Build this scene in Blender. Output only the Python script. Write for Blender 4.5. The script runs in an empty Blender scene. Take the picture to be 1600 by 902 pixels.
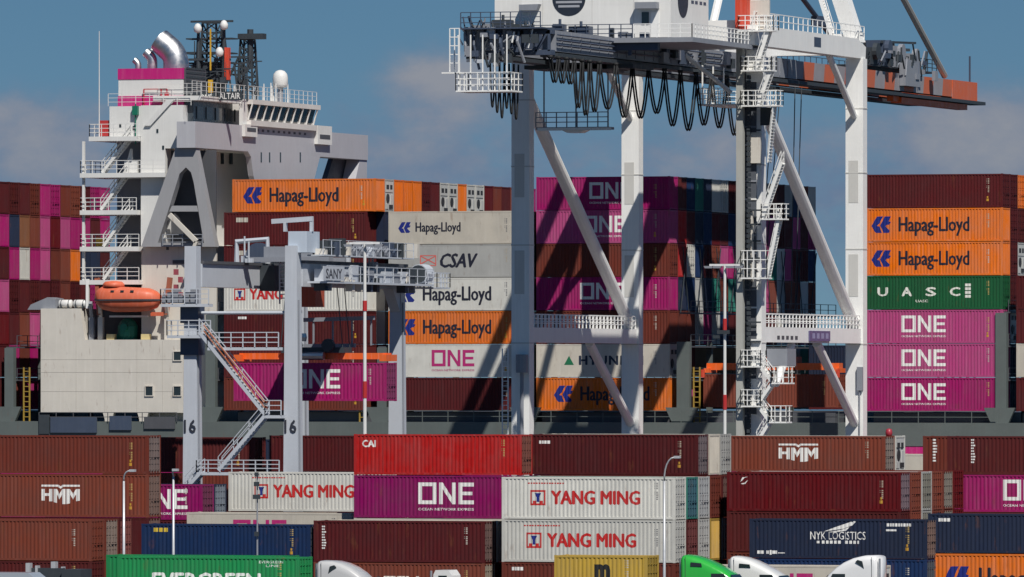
import bpy, bmesh, math, random
from mathutils import Vector, Matrix
random.seed(11)
sc = bpy.context.scene
C = sc.collection

# ------------------------------------------------------------------ camera
TH = math.radians(18.4); ST, CT = math.sin(TH), math.cos(TH)
FPX, CAMZ, HZ = 13425.0, 15.1, 590.0      # long lens: focal length in pixels of a 1600 px frame, eye height, horizon row
cam_d = bpy.data.cameras.new('camera'); cam = bpy.data.objects.new('camera', cam_d); C.objects.link(cam)
cam.location = (0, 0, CAMZ); cam.rotation_euler = (math.radians(90), 0, TH)
cam_d.sensor_width = 36; cam_d.lens = FPX / 1600 * 36
cam_d.shift_y = (HZ - 451) / 1600
cam_d.clip_start = 5; cam_d.clip_end = 30000
sc.camera = cam

# ------------------------------------------------------------------ light
SUN = Vector((-1.0, 1.25, -2.0)).normalized()          # the way sunlight travels
sun_d = bpy.data.lights.new('sun', 'SUN'); sun = bpy.data.objects.new('sun', sun_d); C.objects.link(sun)
sun_d.energy = 5.0; sun_d.angle = math.radians(0.5); sun_d.color = (1.0, 0.955, 0.88)
sun.rotation_euler = SUN.to_track_quat('-Z', 'Y').to_euler()
sun.location = (0, 300, 200)
sc.view_settings.view_transform = 'Standard'; sc.view_settings.look = 'None'
sc.view_settings.exposure = -0.08; sc.view_settings.gamma = 1.0
sc.view_settings.use_curve_mapping = False

w = bpy.data.worlds.new('World'); sc.world = w; w.use_nodes = True
nt = w.node_tree; nt.nodes.clear()
def N(t, **k):
    n = nt.nodes.new(t)
    for a, b in k.items(): setattr(n, a, b)
    return n
def link(a, b): nt.links.new(a, b)
def Mth(op, a, b=None, c=None, clamp=False):
    n = N('ShaderNodeMath', operation=op); n.use_clamp = clamp
    for i, v in enumerate((a, b, c)):
        if v is None: continue
        if isinstance(v, (int, float)): n.inputs[i].default_value = v
        else: link(v, n.inputs[i])
    return n.outputs[0]
def world_sky():
    out = N('ShaderNodeOutputWorld'); bg = N('ShaderNodeBackground')
    sky = N('ShaderNodeTexSky', sky_type='NISHITA'); sky.sun_disc = False
    sky.sun_elevation = math.asin(-SUN.z); sky.sun_rotation = math.atan2(-SUN.x, -SUN.y)
    sky.altitude = 300; sky.air_density = 1.0; sky.dust_density = 0.0; sky.ozone_density = 2.0
    tc = N('ShaderNodeTexCoord'); sep = N('ShaderNodeSeparateXYZ'); link(tc.outputs['Generated'], sep.inputs[0])
    # clear deep-blue air: read the sky a few degrees higher than the ray
    up = Mth('ADD', Mth('MULTIPLY', sep.outputs[2], 1.0), 0.10)
    cmb = N('ShaderNodeCombineXYZ'); link(sep.outputs[0], cmb.inputs[0]); link(sep.outputs[1], cmb.inputs[1]); link(up, cmb.inputs[2])
    nv = N('ShaderNodeVectorMath', operation='NORMALIZE'); link(cmb.outputs[0], nv.inputs[0]); link(nv.outputs[0], sky.inputs[0])
    # azimuth / elevation coordinates (degrees) for clouds
    az = Mth('MULTIPLY', Mth('ARCTAN2', sep.outputs[0], sep.outputs[1]), 180 / math.pi)
    el = Mth('MULTIPLY', Mth('ARCSINE', sep.outputs[2]), 180 / math.pi)
    co = N('ShaderNodeCombineXYZ'); link(az, co.inputs[0]); link(Mth('MULTIPLY', el, 1.5), co.inputs[1])
    def noise(scale, detail, rough, off):
        ad = N('ShaderNodeVectorMath', operation='ADD'); link(co.outputs[0], ad.inputs[0]); ad.inputs[1].default_value = off
        n = N('ShaderNodeTexNoise'); n.inputs['Scale'].default_value = scale; n.inputs['Detail'].default_value = detail
        n.inputs['Roughness'].default_value = rough; link(ad.outputs[0], n.inputs['Vector']); return n.outputs['Fac']
    big = noise(1.9, 8, 0.58, (3.1, 7.7, 0)); wis = noise(3.4, 7, 0.6, (13.4, 2.2, 4.0))
    # cumulus banks standing at real bearings, plus a band of haze cloud low down all the way round
    blobs = None
    for a, e, ra, re_, s in CLOUDS:
        da = Mth('DIVIDE', Mth('SUBTRACT', az, a), ra); de = Mth('DIVIDE', Mth('SUBTRACT', el, e), re_)
        g = Mth('MULTIPLY', Mth('EXPONENT', Mth('MULTIPLY', Mth('ADD', Mth('MULTIPLY', da, da), Mth('MULTIPLY', de, de)), -1.0)), s)
        blobs = g if blobs is None else Mth('ADD', blobs, g)
    low = Mth('SUBTRACT', 1.0, Mth('DIVIDE', Mth('ABSOLUTE', Mth('SUBTRACT', el, 1.15)), 0.95), clamp=True)
    dens = Mth('ADD', Mth('MULTIPLY', blobs, Mth('ADD', Mth('MULTIPLY', big, 1.3), 0.05)), Mth('MULTIPLY', Mth('MULTIPLY', low, 0.95), Mth('ADD', wis, 0.2)))
    dens = Mth('SUBTRACT', Mth('ADD', dens, Mth('MULTIPLY', Mth('SUBTRACT', wis, 0.5), 0.35)), 0.10)
    mr = N('ShaderNodeMapRange', interpolation_type='SMOOTHSTEP'); link(dens, mr.inputs[0])
    mr.inputs[1].default_value = 0.0; mr.inputs[2].default_value = 0.85; mr.inputs[3].default_value = 0; mr.inputs[4].default_value = 0.9
    bright = N('ShaderNodeMapRange'); link(Mth('ADD', big, Mth('ADD', Mth('MULTIPLY', blobs, 0.42), Mth('MULTIPLY', wis, .25))), bright.inputs[0]); bright.inputs[1].default_value = 0.62; bright.inputs[2].default_value = 1.22
    cr = N('ShaderNodeMix', data_type='RGBA'); link(bright.outputs[0], cr.inputs[0])
    cr.inputs[6].default_value = (2.8, 3.95, 6.2, 1); cr.inputs[7].default_value = (5.9, 6.1, 6.9, 1)
    mx = N('ShaderNodeMix', data_type='RGBA'); link(mr.outputs[0], mx.inputs[0]); hs = N('ShaderNodeHueSaturation'); hs.inputs['Saturation'].default_value = 1.38; hs.inputs['Value'].default_value = .97; link(sky.outputs[0], hs.inputs['Color']); link(hs.outputs[0], mx.inputs[6]); link(cr.outputs[2], mx.inputs[7])
    link(mx.outputs[2], bg.inputs[0]); bg.inputs[1].default_value = 0.05
    link(bg.outputs[0], out.inputs[0])
def azel(px, py):
    a = (px - 800) / FPX
    dx, dy = -ST + a * CT, CT + a * ST
    return math.degrees(math.atan2(dx, dy)), math.degrees(math.atan((HZ - py) / FPX / math.hypot(dx, dy)))
CLOUDS = []
for px, py, rx, ry, s in ((690, 125, 95, 62, 1.25), (60, 215, 130, 75, 1.05), (1540, 215, 140, 90, 1.25), (1150, 230, 200, 50, .6), (640, 235, 150, 60, 0.55), (-420, 180, 200, 90, .8), (2150, 190, 240, 100, .9), (-1100, 140, 260, 110, .9), (2900, 150, 260, 110, .8)):
    a, e = azel(px, py); CLOUDS.append((a, e, rx / FPX * 57.3, ry / FPX * 57.3, s))
for k in range(14):                      # the same fair-weather banks carry on round the rest of the horizon
    CLOUDS.append((20 + k * 21 - (360 if 20 + k * 21 > 180 else 0), random.uniform(1, 5), random.uniform(2, 5), random.uniform(.8, 2), .9))
world_sky()

# ------------------------------------------------------------------ mapping: pixel of the 1600x902 photograph + a depth plane -> world
def P(px, py, Y):
    a = (px - 800) / FPX; t = Y / (CT + a * ST)
    return Vector((t * (-ST + a * CT), Y, CAMZ + (HZ - py) * t / FPX))
def PX(px, py, X):
    a = (px - 800) / FPX; t = X / (-ST + a * CT)
    return Vector((X, t * (CT + a * ST), CAMZ + (HZ - py) * t / FPX))
def X_(px, Y): return P(px, 0, Y).x
def Z_(px, py, Y): return P(px, py, Y).z

# ------------------------------------------------------------------ materials
def srgb(r, g, b):
    f = lambda c: (c / 255 / 12.92) if c / 255 <= 0.04045 else ((c / 255 + 0.055) / 1.055) ** 2.4
    return (f(r), f(g), f(b))
MATS = {}
def paint(name, col=None, rough=0.5, metal=0.0, dirt=0.35, rust=0.0, scale=1.0, streak=0.25, spec=0.4):
    """weathered paint; col None = the object's own colour"""
    if name in MATS: return MATS[name]
    m = bpy.data.materials.new(name); m.use_nodes = True; t = m.node_tree; n = t.nodes; L = t.links
    b = n['Principled BSDF']; b.inputs['Roughness'].default_value = rough; b.inputs['Metallic'].default_value = metal
    b.inputs['Specular IOR Level'].default_value = spec
    tc = n.new('ShaderNodeTexCoord'); oi = n.new('ShaderNodeObjectInfo')
    cx = n.new('ShaderNodeCombineXYZ')
    for i, k in enumerate((37.0, 91.0, 17.0)):
        mm = n.new('ShaderNodeMath'); mm.operation = 'MULTIPLY'; L.new(oi.outputs['Random'], mm.inputs[0]); mm.inputs[1].default_value = k; L.new(mm.outputs[0], cx.inputs[i])
    ad = n.new('ShaderNodeVectorMath'); L.new(tc.outputs['Object'], ad.inputs[0]); L.new(cx.outputs[0], ad.inputs[1])
    def noise(sx, sy, sz, det, s):
        mp = n.new('ShaderNodeMapping'); mp.inputs['Scale'].default_value = (sx, sy, sz); L.new(ad.outputs[0], mp.inputs[0])
        q = n.new('ShaderNodeTexNoise'); q.inputs['Scale'].default_value = s; q.inputs['Detail'].default_value = det; q.inputs['Roughness'].default_value = .62
        L.new(mp.outputs[0], q.inputs['Vector']); return q.outputs['Fac']
    def rng(f, a, c, lo, hi):
        r = n.new('ShaderNodeMapRange'); L.new(f, r.inputs[0]); r.inputs[1].default_value = a; r.inputs[2].default_value = c; r.inputs[3].default_value = lo; r.inputs[4].default_value = hi; return r.outputs[0]
    def mix(f, a, c, mode='MIX'):
        x = n.new('ShaderNodeMix'); x.data_type = 'RGBA'; x.blend_type = mode
        L.new(f, x.inputs[0]) if not isinstance(f, float) else setattr(x.inputs[0], 'default_value', f)
        for s_, v in ((6, a), (7, c)):
            if isinstance(v, tuple): x.inputs[s_].default_value = v + (1,) if len(v) == 3 else v
            else: L.new(v, x.inputs[s_])
        return x.outputs[2]
    if col is None: base = oi.outputs['Color']
    else:
        rg = n.new('ShaderNodeRGB'); rg.outputs[0].default_value = tuple(col) + (1,); base = rg.outputs[0]
    f1 = rng(noise(1, 1, 1, 6, .45 * scale), .35, .7, 0.0, dirt)
    hs = n.new('ShaderNodeHueSaturation'); hs.inputs['Saturation'].default_value = .82; hs.inputs['Value'].default_value = .72; L.new(base, hs.inputs['Color'])
    c1 = mix(f1, base, hs.outputs[0])
    f2 = rng(noise(4.5, 4.5, .22, 4, 1.0 * scale), .5, .78, 0.0, streak)
    hs2 = n.new('ShaderNodeHueSaturation'); hs2.inputs['Saturation'].default_value = .65; hs2.inputs['Value'].default_value = 1.28; L.new(base, hs2.inputs['Color'])
    c2 = mix(f2, c1, hs2.outputs[0])
    if rust:
        f3 = rng(noise(2.2, 2.2, .5, 8, 1.1 * scale), .60, .72, 0.0, rust)
        c2 = mix(f3, c2, (.16, .062, .025))
    L.new(c2, b.inputs['Base Color'])
    r = rng(noise(1, 1, 1, 5, 2.0 * scale), .3, .7, max(.05, rough - .1), min(1, rough + .12)); L.new(r, b.inputs['Roughness'])
    bp = n.new('ShaderNodeBump'); bp.inputs['Strength'].default_value = .12; bp.inputs['Distance'].default_value = .02; L.new(noise(1, 1, 1, 4, 1.6), bp.inputs['Height']); L.new(bp.outputs[0], b.inputs['Normal'])
    MATS[name] = m; return m
M_CONT = paint('container_paint', None, .55, 0, .60, .38, 1.0, .26, .12)
M_PRINT = paint('print_paint', None, .6, 0, .30, .10, 1.5, .15)
M_PLAIN = paint('plain_paint', None, .55, 0, .35, .08, 1.0, .2)
def M(name, rgb, rough=.5, metal=0., dirt=.35, rust=0., **k): return paint(name, srgb(*rgb) if max(rgb) > 1.01 else rgb, rough, metal, dirt, rust, **k)
WHITE = M('white_steel', (.84, .835, .81), .45, 0, .22, .08)
SHIPW = M('ship_white', (.70, .695, .675), .5, 0, .25, .06)
CREAM = M('cream_steel', (.64, .60, .535), .5, 0, .35, .5)
SHIPG = M('ship_grey', (.33, .33, .345), .5, 0, .3, .04)
SHIPL = M('ship_lilac_grey', (.44, .44, .475), .5, 0, .2, .03)
DGREY = M('dark_grey', (.085, .088, .10), .55, 0, .4, .05)
STEEL = M('grey_steel', (.25, .265, .30), .5, 0, .4, .08)
RTGG = M('crane_grey', (.50, .53, .58), .45, 0, .25, .05)
NAVY = M('navy_steel', (.055, .075, .12), .5, 0, .4, .05)
BLACK = M('black_rubber', (.015, .016, .018), .75, 0, .3, 0)
DARK = M('dark_machinery', (.04, .05, .06), .6, 0, .5, .1)
SILVER = M('stainless', (.62, .62, .62), .42, 1.0, .2, 0)
RED = M('red_paint', (.62, .055, .02), .45, 0, .3, .05)
ORANGE = M('orange_paint', (.80, .125, .01), .45, 0, .3, .05)
MAGENTA = M('magenta_paint', (.50, .012, .17), .45, 0, .25, .02)
YELLOW = M('yellow_paint', (.62, .36, .02), .5, 0, .3, .1)
GREEN = M('green_machinery', (.01, .16, .10), .45, 0, .3, .05)
LIFEB = M('lifeboat_orange', (.66, .125, .05), .5, 0, .45, .04)
HULLG = M('deck_green_grey', (.115, .135, .13), .55, 0, .4, .15)
def glass(name, col=(.02, .03, .035), rough=.08):
    m = bpy.data.materials.new(name); m.use_nodes = True; b = m.node_tree.nodes['Principled BSDF']
    n = m.node_tree.nodes.new('ShaderNodeTexNoise'); n.inputs['Scale'].default_value = .8
    r = m.node_tree.nodes.new('ShaderNodeMapRange'); m.node_tree.links.new(n.outputs['Fac'], r.inputs[0]); r.inputs[3].default_value = rough; r.inputs[4].default_value = rough + .1
    m.node_tree.links.new(r.outputs[0], b.inputs['Roughness'])
    b.inputs['Base Color'].default_value = (*col, 1); b.inputs['Specular IOR Level'].default_value = .8; return m
GLASS = glass('dark_glass')

# ------------------------------------------------------------------ mesh helpers
class MB:
    def __init__(s): s.v = []; s.f = []
    def add(s, vs, fs):
        o = len(s.v); s.v += [tuple(v) for v in vs]; s.f += [tuple(i + o for i in f) for f in fs]; return s
    def box(s, x0, x1, y0, y1, z0, z1):
        return s.add([(x0, y0, z0), (x1, y0, z0), (x1, y1, z0), (x0, y1, z0), (x0, y0, z1), (x1, y0, z1), (x1, y1, z1), (x0, y1, z1)],
                     [(0, 3, 2, 1), (4, 5, 6, 7), (0, 1, 5, 4), (1, 2, 6, 5), (2, 3, 7, 6), (3, 0, 4, 7)])
    def beam(s, p, q, w, h, up=(0, 0, 1)):
        p, q = Vector(p), Vector(q); d = (q - p).normalized(); u = Vector(up)
        if abs(d.dot(u)) > .98: u = Vector((0, 1, 0))
        r = d.cross(u).normalized(); u = r.cross(d).normalized()
        vs = []
        for c in (p, q):
            for a, b in ((-1, -1), (1, -1), (1, 1), (-1, 1)): vs.append(c + r * (a * w / 2) + u * (b * h / 2))
        return s.add(vs, [(0, 1, 2, 3), (7, 6, 5, 4), (0, 4, 5, 1), (1, 5, 6, 2), (2, 6, 7, 3), (3, 7, 4, 0)])
    def tube(s, p, q, r, n=6, r2=None, caps=True):
        p, q = Vector(p), Vector(q); d = (q - p).normalized(); u = Vector((0, 0, 1)) if abs(d.z) < .95 else Vector((1, 0, 0))
        a = d.cross(u).normalized(); b = d.cross(a); r2 = r if r2 is None else r2
        vs = [p + (a * math.cos(k * 2 * math.pi / n) + b * math.sin(k * 2 * math.pi / n)) * r for k in range(n)] + \
             [q + (a * math.cos(k * 2 * math.pi / n) + b * math.sin(k * 2 * math.pi / n)) * r2 for k in range(n)]
        fs = [(k, (k + 1) % n, n + (k + 1) % n, n + k) for k in range(n)]
        if caps: fs += [tuple(range(n - 1, -1, -1)), tuple(range(n, 2 * n))]
        return s.add(vs, fs)
    def path(s, pts, r, n=6, radii=None, caps=True):
        pts = [Vector(p) for p in pts]; o = []; prev = None
        for i, p in enumerate(pts):
            d = (pts[min(i + 1, len(pts) - 1)] - pts[max(i - 1, 0)]).normalized()
            if prev is None: u = Vector((0, 0, 1)) if abs(d.z) < .9 else Vector((1, 0, 0)); a = d.cross(u).normalized()
            else: a = (prev - d * prev.dot(d)).normalized()
            prev = a; b = d.cross(a); rr = radii[i] if radii else r
            o += [p + (a * math.cos(k * 2 * math.pi / n) + b * math.sin(k * 2 * math.pi / n)) * rr for k in range(n)]
        fs = []
        for i in range(len(pts) - 1):
            for k in range(n): fs.append((i * n + k, i * n + (k + 1) % n, (i + 1) * n + (k + 1) % n, (i + 1) * n + k))
        if caps: fs += [tuple(range(n - 1, -1, -1)), tuple((len(pts) - 1) * n + k for k in range(n))]
        return s.add(o, fs)
    def prism_y(s, poly, y0, y1):           # polygon in (x, z)
        n = len(poly); vs = [(x, y0, z) for x, z in poly] + [(x, y1, z) for x, z in poly]
        return s.add(vs, [tuple(range(n)), tuple(range(2 * n - 1, n - 1, -1))] + [(k, n + k, n + (k + 1) % n, (k + 1) % n) for k in range(n)])
    def prism_x(s, poly, x0, x1):           # polygon in (y, z)
        n = len(poly); vs = [(x0, y, z) for y, z in poly] + [(x1, y, z) for y, z in poly]
        return s.add(vs, [tuple(range(n)), tuple(range(2 * n - 1, n - 1, -1))] + [(k, n + k, n + (k + 1) % n, (k + 1) % n) for k in range(n)])
    def lathe(s, prof, c, n=16, axis='z'):  # prof (r, h)
        vs = []
        for r, h in prof:
            for k in range(n):
                a = k * 2 * math.pi / n; x, y = r * math.cos(a), r * math.sin(a)
                vs.append((c[0] + x, c[1] + y, c[2] + h) if axis == 'z' else ((c[0] + x, c[1] + h, c[2] + y) if axis == 'y' else (c[0] + h, c[1] + x, c[2] + y)))
        fs = [(i * n + k, i * n + (k + 1) % n, (i + 1) * n + (k + 1) % n, (i + 1) * n + k) for i in range(len(prof) - 1) for k in range(n)]
        fs += [tuple(range(n - 1, -1, -1)), tuple((len(prof) - 1) * n + k for k in range(n))]
        return s.add(vs, fs)
    def rail(s, pts, h=1.1, step=1.5, r=.035, bars=2):
        pts = [Vector(p) for p in pts]
        for p, q in zip(pts[:-1], pts[1:]):
            L = (q - p).length; n = max(1, round(L / step))
            for k in range(n + 1):
                a = p.lerp(q, k / n); s.beam(a, a + Vector((0, 0, h)), r * 2, r * 2)
            for b in range(bars): s.beam(p + Vector((0, 0, h * (b + 1) / bars)), q + Vector((0, 0, h * (b + 1) / bars)), r * 1.8, r * 1.8)
        return s
    def stair(s, p, q, width=.8, rails=True, side=None):
        """flight from p (low) to q (high); width vector across"""
        p, q = Vector(p), Vector(q); d = q - p; side = Vector(side) if side else Vector((0, 0, 1)).cross(d).normalized()
        for k in (-.5, .5): s.beam(p + side * width * k, q + side * width * k, .06, .26)
        n = max(3, int(abs(d.z) / .25))
        for k in range(n):
            c = p.lerp(q, (k + .5) / n); s.beam(c - side * width / 2, c + side * width / 2, .24, .04)
        if rails:
            for k in (-.5, .5):
                a, b = p + side * width * k, q + side * width * k
                for hh in (.5, 1.0): s.beam(a + Vector((0, 0, hh)), b + Vector((0, 0, hh)), .055, .055)
                m = max(2, int(d.length / 1.4))
                for j in range(m + 1): c = a.lerp(b, j / m); s.beam(c, c + Vector((0, 0, 1.0)), .055, .055)
        return s
    def mesh(s, name):
        me = bpy.data.meshes.new(name); me.from_pydata(s.v, [], s.f); me.validate(); me.update(); return me
    def build(s, name, mat, parent=None, smooth=False, color=None):
        me = s.mesh(name); bm = bmesh.new(); bm.from_mesh(me); bmesh.ops.recalc_face_normals(bm, faces=bm.faces); bm.to_mesh(me); bm.free()
        me.materials.append(mat); o = bpy.data.objects.new(name, me); C.objects.link(o)
        if smooth:
            for p in me.polygons: p.use_smooth = True
        if color: o.color = (*color, 1)
        if parent: o.parent = parent; o.matrix_parent_inverse = Matrix.Translation(root_loc(parent)).inverted()
        return o
def root_loc(o): return Vector(o.location) if o.type == 'EMPTY' else Vector((0, 0, 0))
def empty(name, loc, label=None, cat=None, group=None):
    o = bpy.data.objects.new(name, None); C.objects.link(o); o.location = loc; o.empty_display_size = .5
    tag(o, label, cat, group); return o
def tag(o, label=None, cat=None, group=None, kind=None):
    if label: o['label'] = label
    if cat: o['category'] = cat
    if group: o['group'] = group
    if kind: o['kind'] = kind
    return o
# ------------------------------------------------------------------ setting: quay apron, water
def ground_mat():
    m = bpy.data.materials.new('asphalt'); m.use_nodes = True; t = m.node_tree; b = t.nodes['Principled BSDF']
    tc = t.nodes.new('ShaderNodeTexCoord'); n1 = t.nodes.new('ShaderNodeTexNoise'); n1.inputs['Scale'].default_value = .15; n1.inputs['Detail'].default_value = 10
    r = t.nodes.new('ShaderNodeValToRGB'); r.color_ramp.elements[0].color = (.035, .035, .037, 1); r.color_ramp.elements[1].color = (.085, .083, .08, 1)
    t.links.new(tc.outputs['Object'], n1.inputs['Vector']); t.links.new(n1.outputs['Fac'], r.inputs[0]); t.links.new(r.outputs[0], b.inputs['Base Color']); b.inputs['Roughness'].default_value = .85; return m
def water_mat():
    m = bpy.data.materials.new('harbour_water'); m.use_nodes = True; t = m.node_tree; b = t.nodes['Principled BSDF']
    b.inputs['Base Color'].default_value = (.012, .035, .045, 1); b.inputs['Roughness'].default_value = .12
    tc = t.nodes.new('ShaderNodeTexCoord'); n1 = t.nodes.new('ShaderNodeTexNoise'); n1.inputs['Scale'].default_value = .6; n1.inputs['Detail'].default_value = 6
    bp = t.nodes.new('ShaderNodeBump'); bp.inputs['Strength'].default_value = .5; t.links.new(tc.outputs['Object'], n1.inputs['Vector']); t.links.new(n1.outputs['Fac'], bp.inputs['Height']); t.links.new(bp.outputs[0], b.inputs['Normal']); return m
QUAY = 708.0
g = MB().box(-6000, 6000, -3000, QUAY, -6, 0).build('quay_ground', ground_mat()); tag(g, 'dark asphalt container yard and quay apron', 'ground', kind='structure')
g = MB().add([(-9000, QUAY, -3), (9000, QUAY, -3), (9000, 16000, -3), (-9000, 16000, -3)], [(0, 1, 2, 3)]).build('harbour_water', water_mat()); tag(g, 'harbour water beyond the quay', 'water', kind='structure')

# ------------------------------------------------------------------ shipping containers
PIT, DEP = .28, .042
def corr(x):
    u = abs(((x + PIT / 2) % PIT) - PIT / 2)
    return 0.0 if u <= .055 else (DEP if u >= .095 else DEP * (u - .055) / .04)
def breaks(a, b):
    out = []; k0 = int(math.floor(a / PIT)) - 1; k1 = int(math.ceil(b / PIT)) + 1
    for k in range(k0, k1 + 1):
        for d in (-.095, -.055, .055, .095):
            x = k * PIT + d
            if a < x < b: out.append(x)
    return out
_mesh = {}
W2 = 1.219
def m_frame(L, H):
    k = ('frame', L, H)
    if k in _mesh: return _mesh[k]
    b = MB(); x = L / 2
    for sy in (-1, 1):
        y0, y1 = sorted((sy * W2, sy * (W2 - .14)))
        b.box(-x + .17, x - .17, y0, y1, .02, .17); b.box(-x + .17, x - .17, y0, y1, H - .13, H - .02)      # rails
        for sx in (-1, 1):
            a0, a1 = sorted((sx * x, sx * (x - .16)))
            b.box(a0, a1, y0, y1, .12, H - .12)                                                            # posts
            c0, c1 = sorted((sx * (x + .004), sx * (x - .18))); d0, d1 = sorted((sy * (W2 + .004), sy * (W2 - .16)))
            b.box(c0, c1, d0, d1, 0, .118); b.box(c0, c1, d0, d1, H - .118, H)                             # corner castings
    for sx in (-1, 1):
        a0, a1 = sorted((sx * x, sx * (x - .12)))
        b.box(a0, a1, -W2 + .165, W2 - .165, .02, .16); b.box(a0, a1, -W2 + .165, W2 - .165, H - .14, H - .02)
    b.box(-x + .13, x - .13, -W2 + .145, W2 - .145, H - .10, H - .05)                                         # roof sheet
    b.box(-x + .13, x - .13, -W2 + .145, W2 - .145, .08, .14)                                                 # floor
    b.box(-x + .17, x - .17, W2 - .08, W2 - .05, .17, H - .13)                                                # far side wall
    b.box(-x + .06, -x + .09, -W2 + .145, W2 - .145, .16, H - .14)                                            # far end wall
    b.box(x - .16, x - .13, -W2 + .145, W2 - .145, .16, H - .14)
    _mesh[k] = b.mesh('frame'); return _mesh[k]
def m_side(L, H, flat):
    k = ('side', L, H, flat)
    if k in _mesh: return _mesh[k]
    x0, x1 = -L / 2 + .16, L / 2 - .16; b = MB(); z0, z1 = .17, H - .13
    if flat:
        b.box(x0, x1, -W2 + .012, -W2 + .05, z0, z1)
        n = 14
        for i in range(1, n): xx = x0 + (x1 - x0) * i / n; b.box(xx - .012, xx + .012, -W2 + .006, -W2 + .0119, z0 + .02, z1 - .02)
    else:
        xs = [x0] + breaks(x0, x1) + [x1]; vs = []
        for xx in xs: y = -W2 + .008 + corr(xx); vs += [(xx, y, z0), (xx, y, z1)]
        b.add(vs, [(2 * i, 2 * i + 2, 2 * i + 3, 2 * i + 1) for i in range(len(xs) - 1)])
    _mesh[k] = b.mesh('side_panel'); return _mesh[k]
def m_door(H):          # one leaf, hinge at y=0 running to y=1.05, facing +x
    k = ('door', H)
    if k in _mesh: return _mesh[k]
    b = MB(); z0, z1 = .17, H - .15; n = 5; wd = 1.045
    b.box(-.05, -.03, 0, wd, z0, z1)
    for i in range(n):
        a = z0 + (z1 - z0) * i / n + .05; c = z0 + (z1 - z0) * (i + 1) / n - .05; b.box(-.03, -.006, .06, wd - .04, a, c)
    for y in (.25, .78):
        b.tube((.03, y, z0 - .1), (.03, y, z1 + .08), .028, 5)
        for zz in (.3, 1.0, 1.6, H - .5): b.box(-.006, .05, y - .07, y + .07, zz, zz + .06)
        b.box(.0, .07, y - .03, y + .34, 1.12, 1.17)
    _mesh[k] = b.mesh('door'); return _mesh[k]
def m_blank(H):
    k = ('blank', H)
    if k in _mesh: return _mesh[k]
    b = MB(); z0, z1 = .16, H - .14; ys = [-1.06] + [y for y in breaks(-1.06, 1.06)] + [1.06]; vs = []
    for y in ys: vs += [(-.01 - corr(y), y, z0), (-.01 - corr(y), y, z1)]
    b.add(vs, [(2 * i, 2 * i + 2, 2 * i + 3, 2 * i + 1) for i in range(len(ys) - 1)])
    _mesh[k] = b.mesh('end_panel'); return _mesh[k]
def m_reefer(H):
    k = ('reefer', H)
    if k in _mesh: return _mesh[k]
    a, f = MB(), MB()
    a.box(-.08, -.05, -1.06, 1.06, .16, H - .14); a.box(-.05, -.01, -1.0, 1.0, 1.75, H - .2); a.box(-.05, .0, -1.0, -.2, .25, .7); a.box(-.05, .0, .35, 1.0, .25, 1.5)
    f.lathe([(.42, 0), (.42, .04), (.36, .05)], (-.05, -.35, 1.2), 14, 'x'); f.box(-.05, .012, .0, .9, .3, .65); f.box(-.012, .0, -.8, -.1, H - .9, H - .5); f.box(-.012, .0, .2, .8, H - .9, H - .5)
    _mesh[k] = (a.mesh('refrigeration_unit'), f.mesh('fan_grille')); return _mesh[k]

# ---- lettering and marks printed on the panels
def text_poly(s, w, h, bold=.0, shear=0., space=1.0, fat=0.):
    """mesh of a word fitted to w x h metres, centred, in (x, z)"""
    cu = bpy.data.curves.new('t', 'FONT'); cu.body = s; cu.size = 1; cu.offset = bold; cu.shear = shear; cu.space_character = space; cu.resolution_u = 2
    ob = bpy.data.objects.new('t', cu); C.objects.link(ob); dg = bpy.context.evaluated_depsgraph_get()
    me = bpy.data.meshes.new_from_object(ob.evaluated_get(dg)); vs = [v.co.copy() for v in me.vertices]; fs = [tuple(p.vertices) for p in me.polygons]
    bpy.data.objects.remove(ob); bpy.data.curves.remove(cu); bpy.data.meshes.remove(me)
    x0 = min(v.x for v in vs); x1 = max(v.x for v in vs)
    low = any(c in s for c in 'gjpqy'); y0 = min(v.y for v in vs); y1 = max(v.y for v in vs)
    if low: y0b = 0.0
    else: y0b = y0
    sx = w / (x1 - x0); sz = h / (y1 - y0b)
    base = [((v.x - (x0 + x1) / 2) * sx, (v.y - (y0b + y1) / 2) * sz) for v in vs]
    if not fat: return base, fs
    out, of = [], []                    # heavier face: the same glyphs laid over each other a stroke-width apart
    for k, (dx, dz) in enumerate(((-1, 0), (1, 0), (0, .6), (0, -.6))):
        o = len(out); out += [(x + dx * fat, z + dz * fat, k) for x, z in base]; of += [tuple(i + o for i in f) for f in fs]
    return out, of
def polys(ps, w, h, W, Hh):
    """polygons in a W x Hh box -> centred w x h metres"""
    vs, fs = [], []
    for p in ps:
        o = len(vs); vs += [((x / W - .5) * w, (z / Hh - .5) * h) for x, z in p]; fs.append(tuple(range(o, o + len(p))))
    return vs, fs
def shift(g, dx, dz): return [(v[0] + dx, v[1] + dz) + tuple(v[2:]) for v in g[0]], g[1]
def R4(x0, z0, x1, z1): return [(x0, z0), (x1, z0), (x1, z1), (x0, z1)]
ONE_P = [R4(0, 0, .86, .17), R4(0, .83, .86, 1), R4(0, .17, .18, .83), R4(.68, .17, .86, .83),
         R4(.98, 0, 1.15, 1), R4(1.60, 0, 1.77, 1), [(1.15, 1), (1.15, .70), (1.60, 0), (1.60, .30)],
         R4(1.90, 0, 2.08, 1), R4(2.08, 0, 2.62, .18), R4(2.08, .42, 2.56, .58), R4(2.08, .82, 2.62, 1)]
HL_P = [[(0, .42), (.30, .98), (.40, 1), (.66, 1), (.46, .58), (.30, .42), (.45, .40), (.60, 0), (.26, 0), (.16, .12)],
        [(.50, .45), (.76, 1), (1.12, 1), (.98, .70), (1.12, .66), (1.02, .50), (.86, .48), (.80, .40), (1.06, .12), (.98, 0), (.68, 0), (.60, .22)]]
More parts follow.
